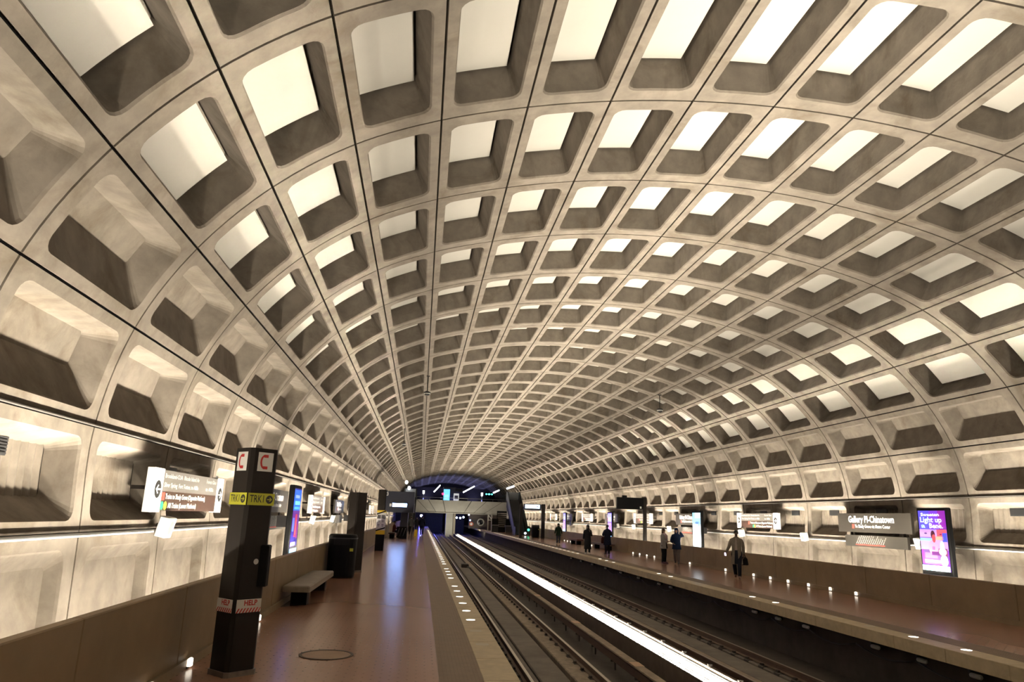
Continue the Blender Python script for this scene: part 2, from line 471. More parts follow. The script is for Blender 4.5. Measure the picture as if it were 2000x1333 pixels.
for sgn in (-1,1):
    for (a,b,z,mm) in ((1.25,1.98,-1.17,PLIN),(2.06,2.68,-1.20,BEDC),(2.74,3.30,-1.18,BEDC)):
        x0,x1 = sorted((sgn*a,sgn*b)); MB().bbox(x0,x1,YA,YB,-1.36,z,0.02).build('track_plinth', mm, bed)

# parapets, one panel per ring
for sgn, wl in ((-1,wall_left),(1,wall_right)):
    x0,x1 = sorted((sgn*8.10,sgn*8.22))
    top = 1.0 if sgn < 0 else 0.88
    pp = MB().bbox(x0,x1,-1.395,1.395,0.0,top,0.012).mesh('parapet_panel', PARA)
    for j in range(-8, 40): link('parapet_panel', pp, wl, (0, ymid(j), 0))
    x0,x1 = sorted((sgn*8.06,sgn*8.10))
    b = MB().box(x0,x1,YA,YB,0,0.11).build('baseboard_left' if sgn < 0 else 'baseboard_right', PARA); tag(b, kind='structure')
    # floor of the light cove behind the parapet
    x0,x1 = sorted((sgn*8.22,sgn*9.7)); MB().box(x0,x1,YA,YB,-0.1,0.25).build('cove_floor', DARKC, wl)
    # conduits along the wall joints
    mb = MB(); mb.tube([(sgn*9.40,YA,1.575),(sgn*9.40,118,1.575)], 0.028, 8); mb.build('conduit', STEEL, wl)
    mb = MB(); mb.tube([(sgn*9.49,YA,2.93),(sgn*9.49,118,2.93)], 0.018, 6); mb.build('conduit', mat('dark_conduit', (0.05,0.042,0.035), 0.6), wl)

# ------------------------------------------------------------------ lamps that light the vault
def lamp_run(name, label, cat_, xs, z, r, length, pitch, y0, n, m):
    t = thing(name, (0,0,0), label, cat_)
    for x in xs:
        me = MB().tube([(x,-length/2,z),(x,length/2,z)], r, 8).mesh('lamp_tube', m)
        for q in range(n): link('lamp_tube', me, t, (0, y0+q*pitch, 0))
    return t
TZ = -0.86
tr = lamp_run('light_trough', 'long white light trough between the two tracks', 'light', (-0.09,0.09), TZ, 0.022, 1.22, 1.34, -9.0+0.14, 88, TUBE)
trw = MB()
for sgn in (-1,1):
    x0,x1 = sorted((sgn*0.30,sgn*0.34)); trw.box(x0,x1,YA,108,-1.35,-0.65)
trw.build('side_wall', TRWALL, tr)
tri = MB(); tri.box(-0.30,0.30,YA,108,-1.35,-0.95)
for sgn in (-1,1):
    x0,x1 = sorted((sgn*0.285,sgn*0.299)); tri.box(x0,x1,YA,108,-0.95,-0.70)
tri.build('reflector_lining', TRWHITE, tr)
for x in (-0.2,-0.12,0.13,0.2): MB().tube([(x,YA,-0.67),(x,108,-0.67)], 0.010, 5).build('streak_bar', CHAR, tr)  # dark bars added to give the white trough band its streaks
clip = MB(); clip.box(0.27,0.35,-0.03,0.03,-0.65,-0.60); clip.box(0.27,0.29,-0.09,0.09,-0.66,-0.63)
cm_ = clip.mesh('rim_clip', IRON)
for q in range(60): link('rim_clip', cm_, tr, (0, 8.55+1.335*q, 0))
for sgn in (-1,1):
    w = lamp_run('wall_light_cove', ('left' if sgn < 0 else 'right')+' hidden row of lamps behind parapet washing the coffered wall', 'light', (sgn*8.70,), 0.64, 0.02, 1.22, 1.34, -9.0, 88, WTUBE)
    sh = MB(); x0,x1 = sorted((sgn*8.262,sgn*8.272)); sh.box(x0,x1,YA,110,0.62,0.95 if sgn<0 else 0.86)  # unseen plate added to cut the lamp light off along the vault
    x0,x1 = sorted((sgn*8.26,sgn*8.42)); sh.box(x0,x1,YA,110,0.62,0.64)
    sh.build('cutoff_plate', WHITE, w)

# ------------------------------------------------------------------ lettering
_TX = {}
def text_mesh(st, m, bold=0.0, shear=0.0, align='LEFT'):
    key = (st, m.name, bold, shear, align)
    if key in _TX: return _TX[key]
    c = bpy.data.curves.new('lettering', 'FONT'); c.body = st; c.size = 1.0; c.offset = bold; c.shear = shear
    c.align_x = align; c.align_y = 'CENTER'; c.resolution_u = 2
    o = bpy.data.objects.new('tmp_lettering', c); COL.objects.link(o)
    dg = bpy.context.evaluated_depsgraph_get()
    me = bpy.data.meshes.new_from_object(o.evaluated_get(dg))
    bpy.data.objects.remove(o); bpy.data.curves.remove(c)
    me.name = 'lettering'; me.materials.clear(); me.materials.append(m)
    _TX[key] = me
    return me
def basis(o, right, up):
    r = Vector(right).normalized(); u = Vector(up).normalized(); n = r.cross(u)
    M = Matrix((r, u, n)).transposed().to_4x4(); M.translation = Vector(o)
    return M
def text(st, m, parent, o, right, up, size, sx=1.0, name='lettering', bold=0.0, shear=0.0, align='LEFT', width=None):
    me = text_mesh(st, m, bold, shear, align)
    ob = link(name, me, parent)
    if width:
        w = max(v.co.x for v in me.vertices) - min(v.co.x for v in me.vertices); sx = width/(w*size)
    ob.matrix_local = basis(o, right, up) @ Matrix.Diagonal((size*sx, size, size, 1))
    return ob
INK = mat('white_lettering', (0.88, 0.86, 0.82), 0.5)
INKD = mat('grey_lettering', (0.60, 0.57, 0.53), 0.5)
INKB = mat('black_lettering', (0.015, 0.015, 0.015), 0.5)
REDB = mat('red_bullet', (0.72, 0.05, 0.035), 0.5)
GRNB = mat('green_bullet', (0.02, 0.42, 0.16), 0.5)
YELB = mat('yellow_bullet', (0.85, 0.62, 0.03), 0.5)
YELS = mat('yellow_sticker', (0.50, 0.50, 0.035), 0.5)
def disc(mb, c, r, n=20, z=0.0, r0=0.0):
    vs = [(c[0]+r*cos(2*pi*i/n), c[1]+r*sin(2*pi*i/n), z) for i in range(n)]
    if r0 <= 0: return mb.add(vs, [tuple(range(n))])
    vs += [(c[0]+r0*cos(2*pi*i/n), c[1]+r0*sin(2*pi*i/n), z) for i in range(n)]
    return mb.add(vs, [(i, (i+1) % n, n+(i+1) % n, n+i) for i in range(n)])
def patch(mb, x0, x1, y0, y1, z=0.0): return mb.add([(x0,y0,z),(x1,y0,z),(x1,y1,z),(x0,y1,z)], [(0,1,2,3)])
def arrow_flat(mb, cx, cy, s, z=0.0):
    # arrow pointing to +x
    mb.add([(cx-s,cy-s*0.14,z),(cx+s*0.35,cy-s*0.14,z),(cx+s*0.35,cy+s*0.14,z),(cx-s,cy+s*0.14,z)], [(0,1,2,3)])
    mb.add([(cx+s*1.0,cy,z),(cx+s*0.15,cy+s*0.72,z),(cx-0.12*s,cy+s*0.62,z),(cx+s*0.55,cy,z)], [(0,1,2,3)])
    mb.add([(cx+s*0.55,cy,z),(cx-0.12*s,cy-s*0.62,z),(cx+s*0.15,cy-s*0.72,z),(cx+s*1.0,cy,z)], [(0,1,2,3)])
def flat(mb, name, m, parent, o, right, up, scale=1.0):
    ob = mb.build(name, m, parent); ob.matrix_local = basis(o, right, up) @ Matrix.Scale(scale, 4); return ob

# ------------------------------------------------------------------ wall signs (each hangs in front of the coffered wall)
SX = 9.28
def side_dirs(sgn): return (Vector((0, 1, 0)) if sgn < 0 else Vector((0, -1, 0))), Vector((0, 0, 1)), Vector((-sgn, 0, 0))
ORD = ['nearest', 'second nearest', 'third nearest', 'fourth nearest', 'fifth nearest', 'sixth nearest']
def name_sign(sgn, yc, label, detail=True, width=3.84):
    t = thing('station_name_sign', (sgn*SX, yc, 0), label, 'sign', 'station name signs on the '+('left' if sgn < 0 else 'right')+' wall')
    r, u, n = side_dirs(sgn)
    h = width/2
    x0,x1 = sorted((0.0, sgn*0.09))
    MB().bbox(x0,x1,-h,h,1.88,2.50,0.008).build('sign_panel', TAUPE, t)
    MB().bbox(x0,x1,-h+0.25,h-0.35,1.42,1.79,0.008).build('line_panel', mat('line_panel', (0.03,0.027,0.022), 0.4), t)
    b = MB()
    for yy in (-h+0.5, h-0.6):
        a0,a1 = sorted((sgn*0.02, sgn*0.3)); b.box(a0,a1,yy-0.03,yy+0.03,2.2,2.26); b.box(min(sgn*0.09,sgn*0.13),max(sgn*0.09,sgn*0.13),yy-0.03,yy+0.03,1.5,2.3)
    b.build('wall_bracket', BRONZE, t)
    f = n*0.004
    st = -h+0.62
    text('Gallery Pl-Chinatown', INK, t, f+r*st+u*2.29, r, u, 0.30, bold=0.02, width=2.42)
    text('To Shady Grove via Metro Center', INK, t, f+r*(st+0.36)+u*2.07, r, u, 0.145, bold=0.006, width=1.86)
    flat(patch(MB(), 0,0.115,-0.065,0.065), 'line_bullet', REDB, t, f+r*(st+0.20)+u*2.07, r, u)
    if detail:
        flat(patch(MB(), 0,1.55,-0.012,0.012), 'line_bar', REDB, t, f+r*(-h+0.95)+u*1.485, r, u)
        names = ['Metro Center','Farragut North','Dupont Circle','Woodley Park','Cleveland Park','Van Ness-UDC','Tenleytown-AU','Friendship Hts','Bethesda','Medical Center','Grosvenor','Twinbrook','Rockville','Shady Grove']
        for i, nm in enumerate(names):
            d = (r*0.62 + u*0.78)
            text(nm, INKD, t, f+r*(-h+1.0+i*0.108)+u*1.515, d, u*0.62-r*0.78, 0.055, name='station_name')
    return t
def list_sign(sgn, yc, label, width=3.9, detail=True):
    t = thing('direction_sign', (sgn*SX, yc, 0), label, 'sign', 'direction signs on the '+('left' if sgn < 0 else 'right')+' wall')
    r, u, n = side_dirs(sgn); h = width/2; e = 0.42
    x0,x1 = sorted((0.0, sgn*0.09))
    MB().box(x0,x1,-h+e,h-e,2.18,2.50).build('upper_panel', GREYS, t)
    MB().box(x0,x1,-h+e,h-e,1.88,2.179).build('lower_panel', BROWNS, t)
    a0,a1 = sorted((-sgn*0.012, sgn*0.10))
    for s in (-1,1):
        y0,y1 = sorted((s*(h-e+0.002), s*h)); MB().bbox(a0,a1,y0,y1,1.86,2.52,0.006).build('end_panel', WHITE, t)
    f = n*0.004; g = n*0.016
    for s in (-1,1):
        k = flat(disc(MB(), (0,0), 0.135, 24), 'arrow_disc', INKB, t, g+r*(s*(h-e/2))+u*2.20, r, u)
        a = MB(); arrow_flat(a, 0, 0, 0.095, 0.002)
        flat(a, 'arrow', INK, k, Vector((0,0,0)), (s,0,0), (0,1,0)) if s > 0 else flat(a, 'arrow', INK, k, Vector((0,0,0.0025)), (-1,0,0), (0,-1,0))
    b = MB()
    for yy in (-h+0.7, h-0.7):
        c0,c1 = sorted((sgn*0.02, sgn*0.55)); b.box(c0,c1,yy-0.03,yy+0.03,2.2,2.26)
    b.build('wall_bracket', BRONZE, t)
    L0 = -h+e
    text('Brookland-CUA  Rhode Island Av', INKD, t, f+r*(L0+0.07)+u*2.415, r, u, 0.10, width=1.75, name='station_list')
    text('Silver Spring  Fort Totten, to ABBs', INKD, t, f+r*(L0+0.07)+u*2.275, r, u, 0.10, width=1.75, name='station_list')
    text('Forest Glen', INKD, t, f+r*(L0+2.28)+u*2.415, r, u, 0.10, width=0.62, name='station_list')
    text('to ABBs', INKD, t, f+r*(L0+2.28)+u*2.275, r, u, 0.10, width=0.5, name='station_list')
    o1 = L0+0.02 if sgn < 0 else L0+0.72
    dest = 'Trains to Shady Grove (Opposite Platform)' if sgn < 0 else 'Trains to Glenmont (Opposite Platform)'
    flat(patch(MB(), 0,0.14,-0.06,0.06), 'line_bullet', REDB, t, f+r*o1+u*2.10, r, u)
    text(dest, INK, t, f+r*(o1+0.18)+u*2.10, r, u, 0.115, bold=0.008, width=2.1)
    o2 = o1 if sgn < 0 else o1+0.42
    flat(disc(MB(), (0.07,0), 0.065), 'line_bullet', GRNB, t, f+r*o2+u*1.96, r, u)
    flat(disc(MB(), (0.22,0), 0.065), 'line_bullet', YELB, t, f+r*o2+u*1.96, r, u)
    text('All Trains (Lower Platform)', INK, t, f+r*(o2+0.34)+u*1.96, r, u, 0.115, bold=0.008, width=1.45)
    return t
name_sign(-1, 20.65, 'brown station name sign on left wall just beyond the first black pylon')
list_sign(-1, 13.27, 'direction sign with white end panels on left wall before the first black pylon', width=3.85)
list_sign(-1, 29.05, 'direction sign with white end panels on left wall, above the tall black trash can')
name_sign(-1, 36.8, 'bluish station name sign on left wall, partly behind the second black pylon', False)
list_sign(-1, 44.9, 'direction sign on left wall just past the second black pylon')
name_sign(-1, 52.8, 'station name sign on left wall above the black and yellow notice stand', False)
list_sign(-1, 60.7, 'direction sign on left wall, farthest one seen before the dark canopy')
rl = [(22.15,'N','large brown station name sign on right wall beside the purple advert screen'),(30.35,'L','direction sign with white ends on right wall above the man in the long grey coat'),
      (38.6,'N','station name sign on right wall, half covered by the white and blue screen'),(46.9,'L','direction sign on right wall behind the tall thin black post'),
      (54.85,'N','station name sign on right wall behind the narrow violet screen near the man in navy'),(63.15,'L','direction sign on right wall above the person in the long black coat'),
      (71.4,'N','station name sign on right wall beside the screen above the woman in green coat'),(79.6,'L','direction sign on right wall seen between the two dark sign posts')]
for y, k, lb in rl:
    if k == 'N': name_sign(1, y, lb, y < 40)
    else: list_sign(1, y, lb)
# small white speaker boxes on brackets under the signs
spk0 = None
sl = [(-1,12.15,'white speaker box on left wall under the direction sign before the first pylon'),(-1,27.9,'white speaker box on left wall under the direction sign above trash can'),(-1,34.1,'white speaker box on left wall just short of the second black pylon'),
      (1,19.9,'white speaker box on right wall between large name sign and purple screen'),(1,26.4,'white speaker box on right wall standing alone between two signs'),(1,31.85,'white speaker box on right wall behind the man in grey coat'),
      (1,41.6,'white speaker box on right wall above the woman with the scarf'),(1,48.8,'white speaker box on right wall by the far end of the post sign'),(1,52.9,'white speaker box on right wall behind the man in navy')]
for sgn, y, lb in sl:
    t = thing('speaker_box', (sgn*9.19, y, 1.62), lb, 'speaker', 'white speaker boxes on the walls')
    t.rotation_euler.y = radians(-12*sgn)
    x0,x1 = sorted((0, sgn*0.16)); MB().bbox(x0,x1,-0.16,0.16,-0.155,0.155,0.012).build('housing', WHITE, t)
    r, u, n = side_dirs(sgn)
    flat(disc(MB(), (0,0), 0.105, 16), 'grille', GREYS, t, n*0.003, r, u)
    x0,x1 = sorted((sgn*0.16, sgn*0.22)); MB().box(x0,x1,-0.025,0.025,-0.03,0.03).build('arm', BRONZE, t)

# ------------------------------------------------------------------ advert screens
def screen(sgn, yc, label, kind, group='advert screens on the platform walls'):
    t = thing('advert_screen', (sgn*8.68, yc, 0), label, 'screen', group)
    r, u, n = side_dirs(sgn); w = 0.53
    x0,x1 = sorted((0, sgn*0.14))
    MB().bbox(x0,x1,-0.60,0.60,0.70,2.62,0.02).build('frame', BLACK, t)
    x0,x1 = sorted((sgn*0.14, sgn*0.46)); MB().box(x0,x1,-0.2,0.2,1.5,1.8).build('mount', CHAR, t)
    f = lambda z: n*(0.004+0.003*z)
    def P(x0,x1,z0,z1,col,s,lay=1,nm='picture'):
        if kind != 'white' and nm != 'caption_band': col = tuple(q**1.7 for q in col)
        return flat(patch(MB(), x0,x1,z0,z1), nm, emis('glow_%02x%02x%02x_%d' % (int(col[0]*255),int(col[1]*255),int(col[2]*255),int(s*10)), col, s), t, f(lay), r, u)
    def E(cx, cz, rx, rz, col, s, lay, nm='picture', n_=18):
        if kind != 'white' and nm != 'badge': col = tuple(q**1.7 for q in col)
        mb = MB(); mb.add([(cx+rx*cos(2*pi*i/n_), cz+rz*sin(2*pi*i/n_), 0) for i in range(n_)], [tuple(range(n_))])
        return flat(mb, nm, emis('glow_%02x%02x%02x_%d' % (int(col[0]*255),int(col[1]*255),int(col[2]*255),int(s*10)), col, s), t, f(lay), r, u)
    def T(st, x, z, size, col, lay, wd, s=2.0):
        text(st, emis('glow_text_%02x%02x%02x' % (int(col[0]*255),int(col[1]*255),int(col[2]*255)), col, s), t, f(lay)+r*x+u*z, r, u, size, bold=0.01, width=wd)
    WHT = (1,1,1)
    if kind == 'light':
        P(-w,w,0.95,2.54,(0.42,0.16,0.85),1.0,0,'display')
        P(-w,-0.1,1.9,2.54,(0.30,0.25,1.0),1.0,1); P(-0.1,0.25,2.0,2.54,(0.42,0.18,0.85),1.0,1); P(0.25,w,1.95,2.54,(0.50,0.10,0.62),1.0,1)
        P(-w,w,1.5,2.04,(0.72,0.52,0.98),1.0,2); P(-w,0.15,1.70,1.98,(0.85,0.55,0.90),1.0,3); P(0.15,w,1.84,2.04,(0.95,0.28,0.35),1.0,3); P(0.1,0.4,1.76,1.86,(0.98,0.60,0.50),1.0,4); P(0.36,w,1.72,1.95,(0.22,0.25,0.95),1.0,4)
        P(-w,0.0,1.80,1.83,(0.45,0.35,0.8),1.0,4); P(-w,-0.05,1.73,1.80,(0.45,0.80,1.0),1.0,4)
        P(-0.42,0.5,1.12,1.50,(0.36,0.24,0.48),1.0,3); P(-0.38,0.1,1.28,1.42,(0.55,0.35,0.66),1.0,4); P(0.15,0.5,1.36,1.54,(0.45,0.18,0.35),1.0,4); P(-0.42,0.2,1.16,1.24,(0.60,0.50,0.85),1.0,4)
        E(0.0,1.90,0.085,0.11,(0.22,0.08,0.14),1.0,5); E(0.03,1.80,0.07,0.11,(0.85,0.22,0.25),1.0,6); E(-0.02,1.56,0.19,0.20,(0.90,0.50,0.78),1.0,5); P(-0.1,0.2,1.36,1.45,(0.30,0.12,0.35),1.0,7); P(-0.06,0.04,1.50,1.58,(0.60,0.30,0.55),1.0,7)
        E(0.33,1.58,0.09,0.17,(0.85,0.80,0.78),0.85,7); E(0.33,1.46,0.15,0.10,(0.95,0.75,0.82),0.85,8); E(0.36,1.23,0.14,0.15,WHT,1.1,8,'badge')
        E(-0.28,1.93,0.06,0.02,(0.25,0.15,0.4),1.0,5); E(0.3,1.91,0.05,0.015,(0.35,0.1,0.3),1.0,5)
        P(-w,w,0.95,1.09,(0.82,0.98,1.0),1.7,5,'caption_band'); P(-w,-0.1,0.95,1.09,(0.45,0.90,1.0),1.5,6,'caption_band')
        T('Sweeten', -0.40, 2.43, 0.12, WHT, 9, 0.72); T('Light up', -0.45, 2.29, 0.20, (0.75,0.95,1.0), 9, 0.84); T('a', -0.42, 2.13, 0.16, (0.45,0.9,1.0), 9, 0.16); T('Bene.', -0.1, 2.13, 0.18, WHT, 9, 0.52)
    elif kind == 'white':
        P(-w,w,0.80,2.52,(0.80,0.92,1.0),1.7,0,'display'); P(-w,w,1.95,2.52,(0.35,0.72,0.98),1.4,1); P(-0.2,w,2.25,2.52,(0.65,0.90,1.0),1.5,2); E(0.1,2.02,0.30,0.06,(0.15,0.30,0.60),1.0,3); E(0.34,1.93,0.12,0.12,(0.35,0.55,0.80),1.0,4); P(-0.3,0.3,0.86,0.9,(0.4,0.6,0.8),1.0,2)
    elif kind == 'blue':
        P(-w,w,0.82,2.54,(0.10,0.09,0.42),1.0,0,'display')
        P(-w,w,1.95,2.50,(0.10,0.30,1.0),1.3,1); P(-0.35,0.42,2.10,2.2,(0.35,0.75,1.0),1.4,2); P(-0.35,0.30,2.28,2.36,(0.45,0.55,1.0),1.4,2); P(-0.4,0.4,1.98,2.05,(0.20,0.55,1.0),1.4,2)
        P(-w,w,1.45,1.95,(0.28,0.10,0.45),1.0,1); P(-0.1,0.2,1.25,1.85,(0.62,0.12,0.25),1.0,2); P(0.0,0.14,1.3,1.7,(0.85,0.30,0.30),1.0,3); P(-0.45,-0.2,1.4,1.75,(0.25,0.35,0.95),1.0,2); P(0.2,0.45,1.2,1.6,(0.40,0.12,0.40),1.0,2)
        P(-w,w,0.95,1.0,(0.05,0.05,0.10),0.5,3); P(-w,w,0.82,0.95,(0.30,0.80,1.0),1.4,3,'caption_band'); P(-0.5,0.25,1.02,1.12,(0.55,0.45,0.85),1.0,3)
    else:
        P(-w,w,0.82,2.54,(0.45,0.30,0.95),1.1,0,'display'); P(-w,w,1.9,2.50,(0.60,0.60,1.0),1.3,1); P(-0.3,0.35,2.05,2.2,(0.9,0.95,1.0),1.5,2); P(-0.4,0.4,1.25,1.8,(0.75,0.55,0.95),1.1,1); P(-0.1,0.25,1.2,1.65,(0.45,0.18,0.62),1.0,2); P(-w,w,0.82,1.02,(0.20,0.60,1.0),1.5,2,'caption_band')
    return t
screen(1, 18.53, 'tall screen with purple light up advert on right wall', 'light')
screen(1, 35.8, 'tall bright white and blue screen on right wall behind the couple', 'white')
screen(1, 53.0, 'tall violet screen on right wall behind the man in navy', 'violet')
screen(1, 70.2, 'narrow violet and blue screen on right wall by the woman in green coat', 'violet')
screen(-1, 20.6, 'tall dark blue advert screen on left wall above the low bench', 'blue')
screen(-1, 38.0, 'tall violet and blue screen on left wall between second pylon and notice stand', 'violet')

# ------------------------------------------------------------------ pylons on the left platform
def diamond(mb, s, z0, z1, b=0.03):
    h = s/sqrt(2); q = b
    poly = [(-h+q,-q),(-q,-h+q),(q,-h+q),(h-q,-q),(h-q,q),(q,h-q),(-q,h-q),(-h+q,q)]
    return mb.prism(poly, 'z', z0, z1)
def face_dirs(k):
    # k 0: face looking to -x -y, k 1: face looking to +x -y
    if k == 0: return Vector((1,-1,0)).normalized(), Vector((0,0,1)), Vector((-1,-1,0)).normalized()
    return Vector((1,1,0)).normalized(), Vector((0,0,1)), Vector((1,-1,0)).normalized()
def sticker(parent, k, s, z, w, h, m, nm, lay=0.004):
    r, u, n = face_dirs(k); return flat(patch(MB(), -w/2,w/2,-h/2,h/2), nm, m, parent, n*(s/2+lay)+u*z, r, u)
REDP = mat('red_print', (0.55, 0.03, 0.03), 0.5)
def pylon(x, y, h, label, decor, s=0.40):
    t = thing('platform_pylon', (x, y, 0), label, 'pylon')
    diamond(MB(), s, 0.05, h).build('shaft', BRONZE, t)
    diamond(MB(), s+0.03, 0.0, 0.06).build('base', mat('worn_base', (0.16,0.13,0.11), 0.6, noise=0.3), t)
    if decor:
        for k in (0,1):
            r, u, n = face_dirs(k)
            p = sticker(t, k, s, h-0.17, 0.22, 0.24, WHITE, 'phone_plate')
            ph = MB()  # handset: a bowed grip with ear and mouth pieces
            arc = [(0.045*cos(a)-0.005, 0.075*sin(a)) for a in [radians(q) for q in range(110,251,20)]]
            arc2 = [(0.072*cos(a)-0.005, 0.095*sin(a)) for a in [radians(q) for q in range(110,251,20)]]
            for i in range(len(arc)-1): ph.add([(*arc2[i],0),(*arc2[i+1],0),(*arc[i+1],0),(*arc[i],0)], [(0,1,2,3)])
            patch(ph, -0.03,0.035,0.055,0.092); patch(ph, -0.03,0.035,-0.092,-0.055)
            flat(ph, 'handset_mark', REDP, p, Vector((0,0,0.002)), (1,0,0), (0,1,0))
            q = sticker(t, k, s, h-0.64, 0.385, 0.15, YELS, 'track_sticker')
            text('TRK1', INKB, q, Vector((-0.165,0,0.002)), (1,0,0), (0,1,0), 0.13, width=0.20, bold=0.006)
            d = flat(disc(MB(), (0.118,0), 0.052, 20), 'arrow_disc', INKB, q, Vector((0,0,0.002)), (1,0,0), (0,1,0))
            a = MB(); arrow_flat(a, 0.118, 0, 0.036, 0); flat(a, 'arrow', YELS, q, Vector((0,0,0.004)), (1,0,0), (0,1,0))
            e = sticker(t, k, s, 0.80, 0.34, 0.155, WHITE, 'help_sticker')
            text('HELP', REDP, e, Vector((0.02,0.032,0.002)), (1,0,0), (0,1,0), 0.085, align='CENTER', width=0.18, bold=0.03)
            st = MB()
            for i in range(8):
                a = -0.17+i*0.0425; st.add([(a,-0.077,0),(a+0.02,-0.077,0),(min(a+0.052,0.17),-0.025,0),(min(a+0.032,0.17),-0.025,0)], [(0,1,2,3)])
            flat(st, 'stripe_band', REDP, e, Vector((0,0,0.002)), (1,0,0), (0,1,0))
        r, u, n = face_dirs(1)
        MB().bbox(0.18,0.30,-0.09,0.09,1.02,1.52,0.015).build('intercom_box', BLACK, t)
        flat(disc(MB(), (0,0), 0.035, 12), 'button', STEEL, t, n*(s/2+0.004)+u*1.32+r*0.03, r, u)
    return t
pylon(-7.46, 9.72, 2.72, 'black pylon with telephone, TRK1 and HELP stickers, closest to camera', True)
pylon(-7.46, 25.6, 2.62, 'plain dark bronze pylon standing behind the tall black trash can', False, 0.46)

# black and yellow notice stand
t = thing('notice_stand', (-7.38, 40.1, 0), 'notice stand with white posters and yellow bands on black base', 'notice stand')
MB().bbox(-0.23,0.23,-0.2,0.2,0,0.84,0.02).build('base', BLACK, t)
MB().box(-0.235,0.235,-0.205,0.205,0.842,1.06).build('yellow_band', mat('hazard_yellow', (0.75,0.52,0.02), 0.5), t)
MB().box(-0.232,0.232,-0.202,0.202,1.062,1.98).build('poster_box', mat('poster_white', (0.62,0.60,0.54), 0.5), t)
MB().box(-0.235,0.235,-0.205,0.205,1.982,2.10).build('yellow_band', MATS['hazard_yellow'], t)
for (z0,z1) in ((1.00,1.18),(1.86,2.06)):
    d = MB(); d.add([(-0.24,-0.21,z0),(0.24,-0.21,z1-0.02),(0.24,-0.21,z1+0.05),(-0.24,-0.21,z0+0.07)], [(0,1,2,3)]); d.build('diagonal_tape', BLACK, t)
for i in range(2):
    for k in range(3):
        p = flat(patch(MB(), 0,0.19,0,0.2), 'notice', WHITE if k != 2 else GREYS, t, Vector((-0.205+i*0.215,-0.206,1.22+k*0.22)), (1,0,0), (0,0,1))
        l = MB()
        for q in range(3): patch(l, 0.03,0.15,0.04+q*0.05,0.065+q*0.05,0)
        flat(l, 'print', INKB, p, Vector((0,0,0.002)), (1,0,0), (0,1,0))

# ------------------------------------------------------------------ bins and benches
def bin_(x, y, h, w, label, cat_='trash can'):
    t = thing('trash_can', (x, y, 0), label, cat_)
    MB().loft([(0,0,0.0,w*0.46,w*0.46),(0,0,0.06,w*0.48,w*0.48),(0,0,h*0.9,w*0.5,w*0.5),(0,0,h*0.965,w*0.5,w*0.5),(0,0,h,w*0.46,w*0.46)], n=24, p=3.2, smooth=False).build('body', BLACK, t)
    MB().bbox(-w*0.27,w*0.27,-w*0.515,-w*0.47,h*0.76,h*0.89,0.015).build('mouth', mat('bin_mouth', (0.003,0.003,0.004), 0.9), t)
    MB().loft([(0,0,h*0.90,w*0.515,w*0.515),(0,0,h*0.925,w*0.515,w*0.515)], n=24, p=3.2, smooth=False).build('lid_rim', CHAR, t)
    MB().box(w*0.30,w*0.42,-w*0.508,-w*0.48,h*0.62,h*0.69).build('sticker', YELS, t)
    return t
bin_(-7.62, 23.35, 1.28, 0.86, 'tall black trash can standing by left parapet before plain pylon')
bin_(6.74, 75.9, 1.28, 0.80, 'dark trash can below the lit display on the far right platform')
def bench(sgn, x, y0, y1, label, m=None):
    t = thing('bench', (x, (y0+y1)/2, 0), label, 'bench'); L = (y1-y0)/2
    MB().bbox(-0.28,0.28,-L,L,0.30,0.43,0.025).build('seat', m or mat('bench_granite', (0.22,0.185,0.145), 0.5, noise=0.15, nscale=6), t)
    for yy in (-L+0.6, L-0.6): MB().bbox(-0.17,0.17,yy-0.16,yy+0.16,0,0.30,0.02).build('pedestal', BLACK, t)
    return t
bench(-1, -7.76, 16.0, 20.2, 'low grey granite bench against left parapet beyond the first pylon')
DKB = mat('dark_bench', (0.09,0.06,0.045), 0.5)
bench(1, 7.62, 48.6, 53.2, 'dark bench on right platform behind the man in navy', DKB)
bench(1, 7.62, 58.2, 61.6, 'dark bench on right platform behind the woman in green coat', mat('redwood_bench', (0.13,0.05,0.035), 0.5))
bench(-1, -7.55, 60.6, 64.0, 'dark bench on left platform under the far dark canopy', DKB)

# ------------------------------------------------------------------ floor fittings
t = thing('manhole_cover', (-6.48, 10.97, 0.0), 'round tiled access cover with dark rim in left platform', 'floor cover')
mb = MB(); vs = []; N = 40
for r_, z in ((0.375,0.003),(0.375,0.008),(0.335,0.008),(0.335,0.003)): vs += [(r_*cos(2*pi*i/N), r_*sin(2*pi*i/N), z) for i in range(N)]
mb.add(vs, [(a*N+i, a*N+(i+1)%N, (a+1)*N+(i+1)%N, (a+1)*N+i) for a in range(3) for i in range(N)]); mb.build('rim', mat('cover_rim', (0.05,0.03,0.02), 0.6), t)
disc(MB(), (0,0), 0.335, N, 0.004).build('lid', mat('cover_lid', (0.30,0.19,0.12), 0.4, noise=0.15, nscale=4), t)
EDGE_ON = emis('edge_glow', (1.0,0.92,0.80), 4.0)
EDGE_OFF = mat('edge_lens', (0.45,0.38,0.27), 0.3)
NTH = ['first','second','third','fourth','fifth','sixth','seventh','eighth','ninth','tenth','eleventh','twelfth','thirteenth','fourteenth','fifteenth','sixteenth','seventeenth','eighteenth','nineteenth','twentieth']
CNT = {}
def nth(key, one, rest):
    i = CNT.get(key, 0); CNT[key] = i+1
    return one % NTH[i] if i < 20 else rest
def edge_light(x, y, on, group, lb):
    t = thing('edge_light', (x, y, 0.0), lb, 'edge light', group)
    ob = disc(MB(), (0,0), 0.088, 20, 0.005)
    ob.build('lens', EDGE_ON if on else EDGE_OFF, t)
    rg = disc(MB(), (0,0), 0.102, 20, 0.004, 0.088); rg.build('rim', STEEL, t)
loff = {}
